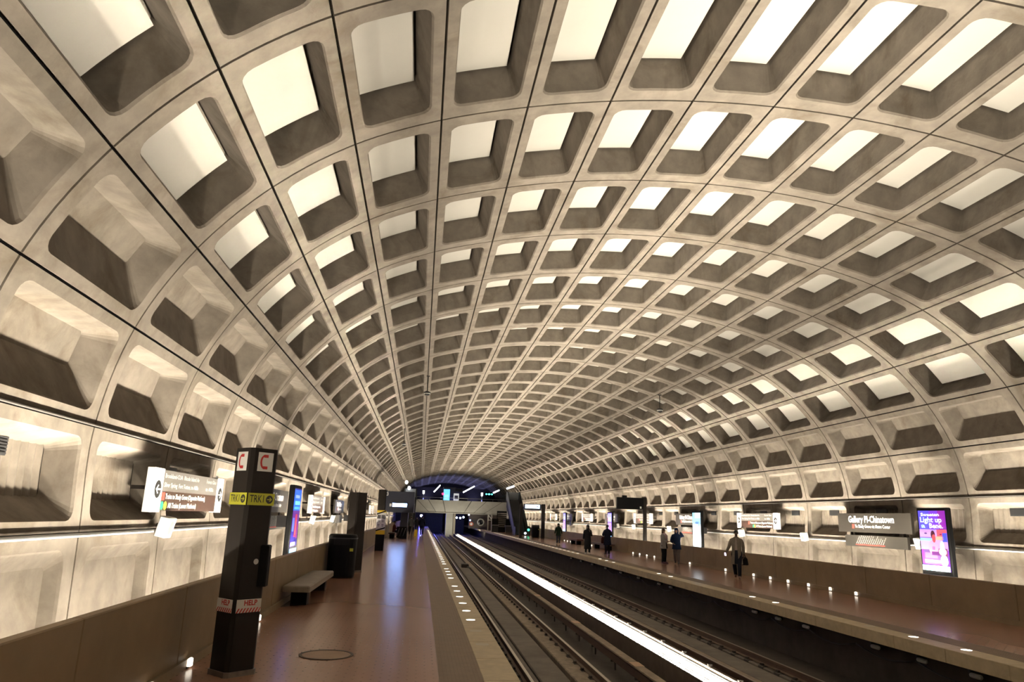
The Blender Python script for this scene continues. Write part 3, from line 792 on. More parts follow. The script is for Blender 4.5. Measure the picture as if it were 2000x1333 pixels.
for i in range(-2, 62):
    y = 14.67+1.342*i
    on = i >= 0 and i not in (6, 11)
    edge_light(-4.195, y, on, 'lit edge lights of the left platform' if on else 'unlit edge lights of the left platform', nth('l%d' % on, '%s '+('lit' if on else 'unlit')+' round edge light from the camera on the left platform', 'distant tiny edge light of the left platform beyond the first twenty'))
RON = {0,1,5,6,11,12,17,18,19,23,24}
for i in range(0, 60):
    y = 12.12+1.37*i; on = (i in RON) or i > 24
    edge_light(4.24, y, on, 'lit edge lights of the right platform' if on else 'unlit edge lights of the right platform', nth('r%d' % on, '%s '+('lit' if on else 'unlit')+' round edge light from the camera on the right platform', 'distant tiny edge light of the right platform beyond the first twenty'))
STEP = emis('step_glow', (1.0,0.88,0.72), 2.6)
def step_light(sgn, y):
    t = thing('step_light', (sgn*8.06, y, 0.07), nth('s%d' % sgn, '%s small white floor light from the camera along '+('left' if sgn < 0 else 'right')+' parapet foot', 'x'), 'floor light', 'floor lights along the %s parapet' % ('left' if sgn < 0 else 'right'))
    x0,x1 = sorted((0, -sgn*0.05)); MB().bbox(x0,x1,-0.05,0.05,-0.045,0.05,0.012).build('lens', STEP, t)
    x0,x1 = sorted((0, -sgn*0.02)); MB().box(x0,x1,-0.065,0.065,-0.06,-0.045).build('sill', BRONZE, t)
for y in (8.65, 10.0, 13.95, 22.0, 32.0, 33.4, 36.0): step_light(-1, y)
for y in (21.35, 22.76, 24.1, 25.5, 26.85, 28.25, 30.95, 35.2, 39.3, 40.7, 42.1, 43.5, 44.9, 54.5, 56.0, 57.5, 62.5, 64.0, 65.4, 66.8): step_light(1, y)

# ------------------------------------------------------------------ rails and track gear
I_PROF = [(-0.036,0.0),(-0.036,-0.035),(-0.010,-0.048),(-0.010,-0.125),(-0.07,-0.14),(-0.07,-0.155),(0.07,-0.155),(0.07,-0.14),(0.010,-0.125),(0.010,-0.048),(0.036,-0.035),(0.036,0.0)]
fst = MB(); fst.bbox(-0.15,0.15,-0.13,0.13,-0.06,0.03,0.02); fst.box(-0.13,-0.075,-0.05,0.05,0.03,0.075); fst.box(0.075,0.13,-0.05,0.05,0.03,0.075)
FM = fst.mesh('rail_fastener', IRON)
for sgn, lb in ((-1,'near track with polished steel rails beside the left platform'),(1,'far track with rusty steel rails beside the right platform')):
    t = thing('railway_track', (0, 0, -1.0), lb, 'railway track')
    for x in (-3.02,-1.54) if sgn < 0 else (1.42, 2.88):
        MB().prism([(x+a,b) for a,b in I_PROF], 'y', YA, 150).build('rail', RAILM, t)
        MB().box(x-0.030,x+0.030,YA,150,0.0,0.004).build('rail_head', RAILT if sgn < 0 else mat('dull_rail_head',(0.30,0.24,0.19),0.4,metal=0.8), t)
        for q in range(60): link('rail_fastener', FM, t, (x, 7.0+q*0.76, -0.19))
        rest = MB()
        for q in range(60, 140): rest.box(x-0.15,x+0.15,7.0+q*0.76-0.13,7.0+q*0.76+0.13,-0.25,-0.15)
        tag(rest.build('rail_fastener_row', IRON, t), kind='stuff')
for sgn, lb in ((-1,'brown third rail cover board beside the near track and the light trough'),(1,'dark third rail cover board beyond the light trough')):
    t = thing('third_rail', (sgn*0.72, 0, -1.0), lb, 'third rail')
    MB().bbox(-0.10,0.10,YA,112,0.10,0.14,0.01).build('cover_board', DIRTB if sgn < 0 else TRWALL, t)
    MB().box(-0.03,0.03,YA,112,-0.12,0.04).build('conductor_rail', RAILM, t)
    br = MB(); br.box(0.05,0.08,-0.03,0.03,-0.34,0.10); br.box(-0.04,0.05,-0.03,0.03,-0.16,-0.12); brm = br.mesh('cover_bracket', IRON)
    for q in range(40): link('cover_bracket', brm, t, (0, 7.6+q*1.9, 0))
    if sgn < 0:
        pm = MB().box(-0.103,0.103,-0.22,0.22,0.138,0.144).mesh('pale_patch', mat('pale_patch', (0.50,0.33,0.22), 0.7))
        for y in (15.2, 21.1, 28.0, 36.0): link('pale_patch', pm, t, (0, y, 0))
    else:
        MB().tube([(-0.16,8,0.13),(-0.16,100,0.13)], 0.014, 6).build('cable', RAILT, t)
# white insulators and slack cable under the right platform edge
for y in (9.5,10.9,12.29,13.67,15.13,17.96,19.39,20.79,27.95,29.36,32.17,35.09,38.0,41.0,43.9,46.8):
    t = thing('cable_insulator', (4.5, y, -0.45), nth('ins', '%s white insulator from the camera under the right platform edge', 'x'), 'insulator', 'white insulators under the right platform edge')
    MB().tube([(0,-0.13,0),(0,-0.11,0),(0,0.11,0),(0,0.13,0)], [0.03,0.045,0.045,0.03], 8).build('porcelain', WHITE, t)
    b = MB(); b.box(-0.01,0.2,0.14,0.17,-0.05,0.08); b.box(-0.02,0.02,0.10,0.16,0.04,0.07); b.build('bracket', CHAR, t)
cb = MB()
for q in range(14):
    y = 10+q*2.0; cb.tube([(4.6, y+2.0*i/6, -0.52-0.14*sin(pi*i/6)) for i in range(7)], 0.014, 5)
tag(cb.build('sagging_cable', CHAR), 'thin sagging black cable strung under the right platform edge', 'cable')
# track switch machine far down the near track
t = thing('track_signal_box', (-2.3, 47.0, -1.2), 'small dark track equipment box between the near rails', 'track box')
MB().bbox(-0.22,0.22,-0.4,0.4,0,0.22,0.03).build('housing', IRON, t); MB().tube([(0.1,-0.5,0.05),(0.5,-0.5,0.05)], 0.02, 6).build('rod', STEEL, t)

# ------------------------------------------------------------------ dome cameras hung from the vault
def dome(p, h, lb):
    t = thing('dome_camera', p, lb, 'camera')
    MB().tube([(0,0,h),(0,0,0.10)], 0.016, 6).build('rod', BLACK, t)
    MB().box(-0.07,0.07,-0.05,0.05,h-0.02,h+0.02).build('mount', IRON, t)
    MB().loft([(0,0,0.0,0.13,0.13),(0,0,0.05,0.15,0.15),(0,0,0.10,0.07,0.07)], n=14, p=2).build('housing', CHAR, t)
    MB().ball((0,0,0.0), (0.115,0.115,0.10), 12, 8).build('dome', mat('smoked_dome', (0.02,0.02,0.02), 0.1), t)
    MB().loft([(0,0,-0.012,0.132,0.132),(0,0,0.008,0.132,0.132)], n=14, p=2).build('white_ring', WHITE, t)
dome((5.35, 31.4, 6.98), 0.72, 'black dome camera hanging from right side of the vault')
dome((-5.33, 30.0, 6.95), 0.75, 'black dome camera hanging at left shoulder of the vault')
dome((-6.60, 45.0, 6.15), 0.98, 'small black dome camera hanging far along left vault')

# ------------------------------------------------------------------ train displays and canopy
NAVY = mat('navy_metal', (0.012, 0.016, 0.035), 0.4)
LCD = emis('lcd_glow', (0.75, 0.90, 1.0), 3.2)
LCDB = emis('lcd_blue', (0.02, 0.03, 0.25), 0.5)
def display(p, w, h, zb, lb, lit, posts, face=-1):
    # panel across the platform; face -1 shows its screen to -y
    t = thing('train_display', p, lb, 'display sign')
    MB().bbox(-w/2,w/2,-0.10,0.10,zb,zb+h,0.02).build('housing', NAVY if lit else BLACK, t)
    if lit:
        MB().box(-w*0.42,w*0.42,-0.112,-0.102,zb+h*0.30,zb+h*0.90).build('screen', LCD, t)
        pr = MB()
        for i in range(5): pr.box(-w*0.36+i*w*0.07,-w*0.335+i*w*0.07,-0.116,-0.113,zb+h*(0.36+0.1*(i%2)),zb+h*0.80)
        pr.box(w*0.22,w*0.34,-0.116,-0.113,zb+h*0.55,zb+h*0.66)
        pr.build('readout', LCDB, t)
    else:
        MB().bbox(-w*0.30,-w*0.12,-0.08,0.08,zb+h,zb+h+0.12,0.02).build('loudspeaker', BLACK, t)
        MB().box(w*0.36,w*0.42,-0.112,-0.10,zb+0.06,zb+0.18).build('label_plate', WHITE, t)
    for x, wd, z0 in posts: MB().bbox(x-wd/2,x+wd/2,-0.09,0.09,z0,zb+h+0.03,0.02).build('post', BRONZE, t)
    return t
display((7.42, 43.4, 0), 1.66, 0.70, 2.70, 'unlit black train display cantilevered from thin black post on right', False, [(0.93, 0.20, 0.26)])
display((5.85, 72.6, 0), 1.75, 0.60, 2.74, 'lit white train display between two dark posts on right platform', True, [(-1.12, 0.30, 0.0), (1.12, 0.36, 0.0)])
t = thing('platform_canopy', (-7.2, 58.0, 0), 'dark navy box canopy with lit white display on far left platform', 'canopy')
MB().bbox(-0.87,1.37,0.0,3.6,2.05,3.66,0.03).build('canopy_box', NAVY, t)
MB().bbox(-1.46,-0.875,-0.05,3.6,2.05,3.76,0.03).build('side_box', BRONZE, t)
MB().bbox(-0.36,0.84,-0.14,-0.002,2.42,2.80,0.02).build('display_case', BLACK, t)
MB().box(-0.32,0.80,-0.152,-0.142,2.48,2.74).build('screen', emis('canopy_screen_glow', (0.30,0.48,1.0), 34.0), t)
MB().box(-0.55,-0.40,-0.02,-0.002,2.48,2.70).build('number_plate', WHITE, t)
text('3', INK, t, Vector((-0.85,-0.006,3.42)), (1,0,0), (0,0,1), 0.36, bold=0.02)
text('/', INK, t, Vector((-0.78,-0.006,3.62)), (1,0,0), (0,0,1), 0.22, bold=0.02)
MB().bbox(-0.60,-0.48,-0.06,0.06,0.0,2.05,0.01).build('post', GREYP, t)
MB().bbox(1.26,1.36,-0.06,0.06,0.0,2.05,0.01).build('post', CHAR, t)
MB().bbox(0.35,0.93,1.0,3.4,0.0,2.05,0.02).build('screen_wall', NAVY, t)
hr = MB()
for q in range(3): hr.tube([(0.15+q*0.24,0.85,0.25),(0.33+q*0.24,0.85,0.85)], 0.014, 6)
hr.build('white_rail', STEEL, t)
MB().bbox(0.12,0.90,0.86,0.98,0.10,0.95,0.01).build('rail_panel', BLACK, t)

# ------------------------------------------------------------------ mezzanine across the far end
MEZ = mat('mezzanine_concrete', (0.34, 0.325, 0.285), 0.7, noise=0.08, nscale=1.0)
DW = mat('far_dark_wall', (0.035, 0.028, 0.026), 0.8, noise=0.2, nscale=1.0)
mz = thing('mezzanine_bridge', (0, 115.0, 0), 'pale concrete mezzanine bridge spanning both tracks at far end', 'mezzanine')
foc = (-0.53, -1.0)  # slanted gaps radiate from here, imitating shadow rays on the fascia
def ray_x(xt, z): return foc[0] + (xt-foc[0])*(z-foc[1])/(4.25-foc[1])
tops = [-8.4,-6.05,-4.25,-1.95,2.55,4.9,7.45,8.25]
for i in range(7):
    a, b = tops[i]+ (0.0 if i == 0 else 0.10), tops[i+1]-0.02
    poly = [(ray_x(a,2.36),2.36),(ray_x(b,2.36),2.36),(b,4.25),(a,4.25)]
    if i == 0: poly[0] = (-8.4,2.36)
    if i == 6: poly[1] = (8.25,2.36)
    MB().prism(poly, 'y', 0, 0.15).build('fascia_panel', MEZ, mz)
MB().box(-8.6,8.25,0.10,0.3,2.36,4.24).build('shadow_backing', mat('fascia_shadow', (0.10,0.095,0.085), 0.9), mz)  # dark backing in the gaps stands in for cast shadow
MB().bbox(-8.6,8.25,-0.08,0.3,2.25,2.36,0.01).build('lower_lip', MEZ, mz)
MB().box(-8.6,8.25,0.3,22,3.95,4.15).build('deck', DW, mz)
MB().box(-8.6,8.25,0.3,14,2.30,2.36).build('soffit', DW, mz)
rl_ = MB(); rl_.tube([(-8.4,0.1,4.62),(8.2,0.1,4.62)], 0.035, 6)
for q in range(9): rl_.tube([(-8.0+q*2.0,0.1,4.25),(-8.0+q*2.0,0.1,4.62)], 0.02, 5)
rl_.build('handrail', STEEL, mz)
MB().bbox(-1.26,-0.14,1.6,3.0,-1.35,2.3,0.03).build('pier', MEZ, mz)
MB().bbox(-0.10,0.30,1.7,3.0,-1.35,2.3,0.02).build('pier_side', mat('pier_dark', (0.22,0.19,0.15), 0.8), mz)
pf = MB()
for q in range(6): pf.box(-1.22+q*0.185,-1.10+q*0.185,1.50,1.62,-1.3,2.26)
pf.build('pier_flutes', MEZ, mz)

# fill light added to brighten the bridge face
d = bpy.data.lights.new('fascia_fill', 'AREA'); d.shape = 'RECTANGLE'; d.size = 9.0; d.size_y = 0.2; d.energy = 420; d.color = (1.0,0.95,0.80)
o = bpy.data.objects.new('fascia_fill', d); COL.objects.link(o); o.location = (-0.4, 112.6, -0.9); o.rotation_euler = (radians(152),0,0)
# end walls and tunnel mouths
we = struct('wall_back', label='dark end wall with two tunnel mouths behind the mezzanine')
MB().box(-9.6,-4.6,127,127.4,-1.4,2.3).build('wall_panel', DW, we)
MB().box(2.6,9.6,119.5,119.9,0.0,2.3).build('wall_panel', mat('end_granite', (0.10,0.075,0.055), 0.6, noise=0.2), we)
MB().box(-12,12,157.5,158,-1.6,9.4).build('end_panel', DW, we)
MB().box(-9.4,9.4,138,138.4,4.1,7.0).build('concourse_panel', DW, we)
TUN = mat('tunnel_lining', (0.03, 0.035, 0.06), 0.7, noise=0.3)
for x0,x1 in ((-4.4,-1.3),(0.4,2.5)): MB().box(x0,x1,131,131.3,-1.4,2.2).build('tunnel_mouth', TUN, we)
vr = MB()
for q in range(9): vr.box(-3.9+q*0.29,-3.86+q*0.29,130.9,131.0,-0.4,1.6)
vr.build('tunnel_ribs', mat('tunnel_rib', (0.06,0.08,0.14), 0.6), we)
def point(p, col, w, r=0.1):
    d = bpy.data.lights.new('blue_lamp', 'POINT'); d.energy = w; d.color = col; d.shadow_soft_size = r
    o = bpy.data.objects.new('blue_lamp', d); COL.objects.link(o); o.location = p
def lamp_ball(p, r, col, s, lb, grp=None, nm='signal_lamp'):
    t = thing(nm, p, lb, 'lamp', grp)
    MB().ball((0,0,0), r, 10, 7).build('globe', emis('lamp_%02x%02x%02x_%d' % (int(col[0]*255),int(col[1]*255),int(col[2]*255),int(s*10)), col, s), t)
    MB().bbox(-r*0.5,r*0.5,r*0.6,r*1.8,-r*0.5,r*0.5,0.01).build('bracket', CHAR, t)
    return t
BLU = (0.10, 0.12, 1.0)
lamp_ball((-5.15, 118, 1.75), 0.20, (0.45,0.45,1.0), 14, 'bright blue white lamp glowing under left end of the mezzanine')
point((-5.15, 117.4, 1.75), BLU, 420)
point((-2.8, 121, 1.9), BLU, 300)
for x, z, lb in ((0.53,1.62,'first'),(1.11,1.60,'middle'),(1.62,1.73,'last')): lamp_ball((x, 118, z), 0.16, (0.62,0.75,1.0), 9, 'round blue white lamp, %s of three counting away from the bridge pier' % lb, 'three lamps beyond the pier')
lamp_ball((2.42, 117.2, 2.15), 0.13, (0.8,0.85,1.0), 7, 'small white lamp just under the mezzanine soffit')
lamp_ball((2.72, 118, 1.30), 0.12, (0.25,0.35,1.0), 12, 'small blue lamp beside the right tunnel mouth')
point((1.5, 121, 1.6), BLU, 120)
# blue floodlights that wash the far part of the vault
for x in (-4.5, 0, 4.5):
    d = bpy.data.lights.new('blue_flood', 'AREA'); d.shape = 'RECTANGLE'; d.size = 1.5; d.size_y = 30; d.energy = 800; d.color = (0.30,0.33,0.80); d.spread = radians(150)
    o = bpy.data.objects.new('blue_flood', d); COL.objects.link(o); o.location = (x, 138, 4.4); o.rotation_euler = (pi,0,0)
# lamps and furniture on the concourse above
FLU = emis('fluorescent_glow', (0.9,0.95,1.0), 6.0)
def batten(a, b, lb):
    t = thing('batten_light', a, lb, 'light'); v = Vector(b)-Vector(a)
    MB().tube([(0,0,0), v], 0.11, 8).build('tube', FLU, t)
    MB().tube([Vector((0,0.16,0.10)), v+Vector((0,0.16,0.10))], 0.13, 6).build('casing', CHAR, t)
batten((-3.21,125,5.8),(-2.22,127,6.98), 'slanting white batten light left of the concourse kiosk')
batten((1.8,125,5.9),(3.78,127,7.05), 'long slanting white batten light right of the concourse kiosk')
batten((5.75,112,5.6),(6.7,113,6.03), 'white batten light at right end of the concourse, lower one')
batten((5.82,95,5.64),(6.83,95.6,6.01), 'white batten light on the vault above the right escalator')
t = thing('floodlight', (-7.35,95,5.95), 'pair of white floodlights on a bracket high on far left vault', 'light')
FL = emis('floodlight_glow', (1,0.97,0.9), 6)
for i, (dx,dz) in enumerate(((0,0),(0.38,-0.72))): MB().ball((dx,0,dz),(0.2,0.14,0.24),10,7).build('lamp_head', FL, t)
mb = MB(); mb.tube([(-0.45,0.2,0.3),(0,0.2,0),(0.38,0.2,-0.72)], 0.05, 6); mb.build('bracket', CHAR, t)
for x, lb in ((-5.0,'white post lamp on the concourse near its left end'),(4.95,'white post lamp on the concourse right of the kiosk')):
    t = thing('post_lamp', (x,124,4.16), lb, 'lamp')
    MB().tube([(0,0,0),(0,0,1.3)], 0.09, 8).build('post', STEEL, t); MB().loft([(0,0,1.2,0.16,0.16),(0,0,1.75,0.18,0.18)], n=10, p=2).build('head', emis('post_lamp_glow', (1,0.96,0.88), 3.0), t)
t = thing('concourse_kiosk', (-1.1,124,4.16), 'kiosk with bright blue screen and red light on the concourse', 'kiosk')
MB().bbox(-0.55,1.55,0.1,1.4,0,2.5,0.03).build('cabin', NAVY, t); MB().box(-0.5,0.55,0.0,0.09,0.1,2.1).build('screen', emis('kiosk_glow', (0.15,0.55,0.95), 1.6), t)
MB().box(-0.3,0.35,-0.02,-0.01,0.4,1.2).build('picture', emis('kiosk_picture', (0.25,0.85,0.85), 1.8), t); MB().ball((-0.62,-0.05,1.3), 0.2, 10, 7).build('red_light', emis('kiosk_red', (1.0,0.05,0.15), 3.0), t)
MB().bbox(1.5,2.7,0.0,0.9,1.7,2.3,0.03).build('awning', CHAR, t)
t = thing('map_case', (0.55,123.5,4.16), 'white lit map case standing on the concourse beside the kiosk', 'map case')
MB().bbox(-0.45,0.45,0,0.2,0.15,1.45,0.03).build('case', emis('map_glow', (0.8,0.8,0.78), 0.7), t); MB().box(-0.3,0.3,-0.02,-0.01,0.5,1.1).build('map_sheet', GREYS, t); MB().box(-0.05,0.05,0.05,0.15,0,0.15).build('foot', CHAR, t)
t = thing('exit_board', (6.2,124,4.6), 'teal lit board on the concourse above the right end', 'sign')
MB().bbox(-0.75,0.75,0,0.2,0.75,1.45,0.02).build('case', BLACK, t)
for q in range(3): MB().ball((-0.5+q*0.48,-0.03,1.1), (0.15 if q != 1 else 0.24,0.05,0.14), 10, 6).build('lamp', emis('teal_glow', (0.15,0.9,0.8) if q != 1 else (0.8,1,1), 2.5 if q != 1 else 2.51), t)

# ------------------------------------------------------------------ escalators
def escalator(x, w, y0, lb, sgn):
    t = thing('escalator', (x, y0, 0), lb, 'escalator'); run = 7.4; H = 4.15
    tr_ = MB(); tr_.prism([(0,0),(1.0,0),(1.0+run,H-0.1),(1.0+run+1.2,H-0.1),(1.0+run+1.2,H-0.9),(1.9,-0.0)], 'x', -w/2, w/2); tr_.build('truss', BLACK, t)
    stp = MB().box(-w/2+0.18,w/2-0.18,0,0.40,0,0.2).mesh('step', CHAR)
    for q in range(20): link('step', stp, t, (0, 0.9+q*run/20, 0.02+q*H/20))
    for s in (-1,1):
        xx = s*w/2
        b = MB(); b.prism([(-0.5,0.0),(-0.5,0.95),(0.9,0.95),(1.0+run,H+0.95),(1.0+run+1.3,H+0.95),(1.0+run+1.3,H),(1.0+run,H-0.2),(1.0,-0.1)], 'x', xx-0.05, xx+0.05); b.build('balustrade', mat('balustrade_metal', (0.035,0.035,0.032), 0.5, metal=0.1), t)
        MB().tube([(xx,-0.55,0.1),(xx,-0.75,0.5),(xx,-0.5,0.98),(xx,0.9,0.98),(xx,1.0+run,H+0.98),(xx,2.2+run,H+0.98),(xx,2.5+run,H+0.55)], 0.06, 8).build('handrail', BLACK, t)
        MB().box(xx-0.07,xx+0.07,0.8,1.0+run,-0.02,0.02).build('skirt_light', STEEL, t) if False else None
    MB().bbox(-w/2+0.1,w/2-0.1,1.0+run+1.0,1.0+run+1.15,H-0.9,H+1.0,0.02).build('top_panel', mat('pale_blue_panel', (0.42,0.46,0.52), 0.4), t)
    return t
escalator(6.45, 1.55, 84.0, 'dark escalator climbing to the mezzanine from the right platform', 1)
escalator(-6.75, 1.55, 86.0, 'dark escalator on the left platform behind the canopy', -1)
for s, lb in ((6.3,'green signal lamp at foot of the right escalator'),(5.9,'white signal lamp at foot of the right escalator')):
    g = s == 6.3
    t = thing('escalator_lamp', (6.95 if g else 6.6, 82.2, 0), lb, 'lamp')
    MB().tube([(0,0,0),(0,0,0.62 if g else 0.22)], 0.04, 6).build('stem', CHAR, t)
    MB().ball((0,0,0.66 if g else 0.28), 0.13 if g else 0.12, 10, 7).build('lens', emis('green_lamp', (0.05,0.9,0.45), 6) if g else emis('white_lamp', (0.8,0.9,1), 9), t)
# things below the mezzanine on the right platform
t = thing('round_mirror', (4.45,118,1.05), 'round convex mirror with pale rim on dark end wall', 'mirror')
mb = MB(); N = 20
for a in range(N):
    b = (a+1) % N
mb.tube([(0.5*cos(2*pi*i/N),0,0.5*sin(2*pi*i/N)) for i in range(N+1)], 0.10, 6, caps=False); mb.build('rim', mat('mirror_rim', (0.45,0.42,0.36), 0.5), t)
MB().ball((0,0.05,0), (0.45,0.06,0.45), 16, 8).build('glass', mat('mirror_glass', (0.05,0.05,0.06), 0.1, metal=0.8), t)
t = thing('warning_disc', (2.95,118,0.72), 'small orange ringed warning disc beside the right tunnel mouth', 'sign')
mb = MB(); mb.tube([(0.28*cos(2*pi*i/N),0,0.28*sin(2*pi*i/N)) for i in range(N+1)], 0.07, 6, caps=False); mb.build('ring', mat('orange_ring', (0.6,0.16,0.08), 0.5), t)
MB().loft([(0,0,-0.01,0.2,0.2),(0,0,0.01,0.2,0.2)], n=16, p=2).xform(Matrix.Rotation(pi/2,4,'X')).build('plate', WHITE, t)
MB().tube([(0,0.05,-0.7),(0,0.05,-0.25)], 0.03, 6).build('stem', CHAR, t)
t = thing('louvred_screen', (5.55,97,0), 'dark louvred screen under right end of the mezzanine', 'screen wall')
lv = MB().box(-0.62,0.62,-0.04,0.04,-0.06,0.06).mesh('louvre_slat', mat('louvre', (0.16,0.14,0.12), 0.5))
for q in range(8): link('louvre_slat', lv, t, (0, 0, 0.75+q*0.24))
MB().box(-0.7,0.7,0.06,0.12,0,2.75).build('backing', BLACK, t); MB().box(0.62,0.86,-0.05,0.1,0,2.8).build('jamb', GREYP, t)
for x, y, lb in ((5.9,92,'dark cabinet next to left side of the right escalator'),(4.55,96,'dark cabinet left of the louvred screen')):
    t = thing('platform_cabinet', (x,y,0), lb, 'cabinet')
    MB().bbox(-0.42,0.42,0,0.5,0,0.86,0.02).build('body', CHAR, t); MB().bbox(-0.42,0.42,0.1,0.5,0.95,1.75,0.02).build('upper_case', BLACK, t); MB().bbox(-0.5,0.5,-0.05,0.5,0.87,0.94,0.01).build('shelf', GREYP, t)
t = thing('white_frame', (4.3,101,0), 'pale steel frame posts beneath the mezzanine on right', 'frame')
for x in (-0.25,0.25): MB().tube([(x,0,0),(x,0,2.3)], 0.06, 6).build('post', WHITE, t)
br = MB(); br.tube([(-0.25,0,2.2),(0.25,0,1.6)], 0.05, 6); br.tube([(-0.25,0,1.5),(0.25,0,1.5)], 0.05, 6); br.build('brace', WHITE, t)
t = thing('caution_sign', (-5.62,67.0,0), 'narrow yellow folding caution sign by the walkers on left platform', 'caution sign')
mb = MB(); mb.add([(-0.15,0,0),(0.15,0,0),(0.11,0.14,0.62),(-0.11,0.14,0.62)], [(0,1,2,3)]); mb.add([(-0.15,0.30,0),(0.15,0.30,0),(0.11,0.15,0.62),(-0.11,0.15,0.62)], [(3,2,1,0)])
mb.build('leaf', mat('caution_yellow', (0.8,0.6,0.03), 0.5), t); MB().box(-0.1,0.1,0.13,0.16,0.60,0.64).build('hinge', CHAR, t)

# ------------------------------------------------------------------ people
def skin_mesh(nodes, edges, m, sub=1):
    me = bpy.data.meshes.new('body'); me.from_pydata([n[0] for n in nodes], edges, [])
    o = bpy.data.objects.new('tmp_body', me); COL.objects.link(o)
    md = o.modifiers.new('s', 'SKIN'); md.use_smooth_shade = True
    if not me.skin_vertices: bpy.context.view_layer.update()
    for i, n in enumerate(nodes):
        sv = me.skin_vertices[0].data[i]; r = n[1]; sv.radius = r if isinstance(r, tuple) else (r, r); sv.use_root = (i == 0)
    s2 = o.modifiers.new('u', 'SUBSURF'); s2.levels = sub; s2.render_levels = sub
    dg = bpy.context.evaluated_depsgraph_get(); out = bpy.data.meshes.new_from_object(o.evaluated_get(dg))
    bpy.data.objects.remove(o); out.name = 'body'; out.materials.clear(); out.materials.append(m)
    for p in out.polygons: p.use_smooth = True
    return out
def hand(nodes, edges, wi, w, d, side):
    # palm and five bent fingers along direction d from wrist w
    d = Vector(d).normalized(); lat = Vector((0,1,0)) - d*d.y
    lat = lat.normalized() if lat.length > 0.2 else Vector((1,0,0)); nrm = d.cross(lat).normalized()*side
    p = Vector(w)+d*0.075; nodes.append((tuple(p), (0.034,0.020))); pi_ = len(nodes)-1; edges.append((wi, pi_))
    for k, ln in enumerate((0.072,0.082,0.077,0.060)):
        a = p + lat*(0.03-0.02*k) + d*0.02; b = a + d*ln*0.5 - nrm*0.010; c = b + d*ln*0.38 - nrm*0.026
        i0 = len(nodes); nodes += [(tuple(a),0.0095),(tuple(b),0.0088),(tuple(c),0.0075)]; edges += [(pi_,i0),(i0,i0+1),(i0+1,i0+2)]
    a = Vector(w)+d*0.035+lat*0.036; b = a + d*0.03+lat*0.018-nrm*0.012; c = b + d*0.028-nrm*0.016
    i0 = len(nodes); nodes += [(tuple(a),0.012),(tuple(b),0.0105),(tuple(c),0.008)]; edges += [(pi_,i0),(i0,i0+1),(i0+1,i0+2)]
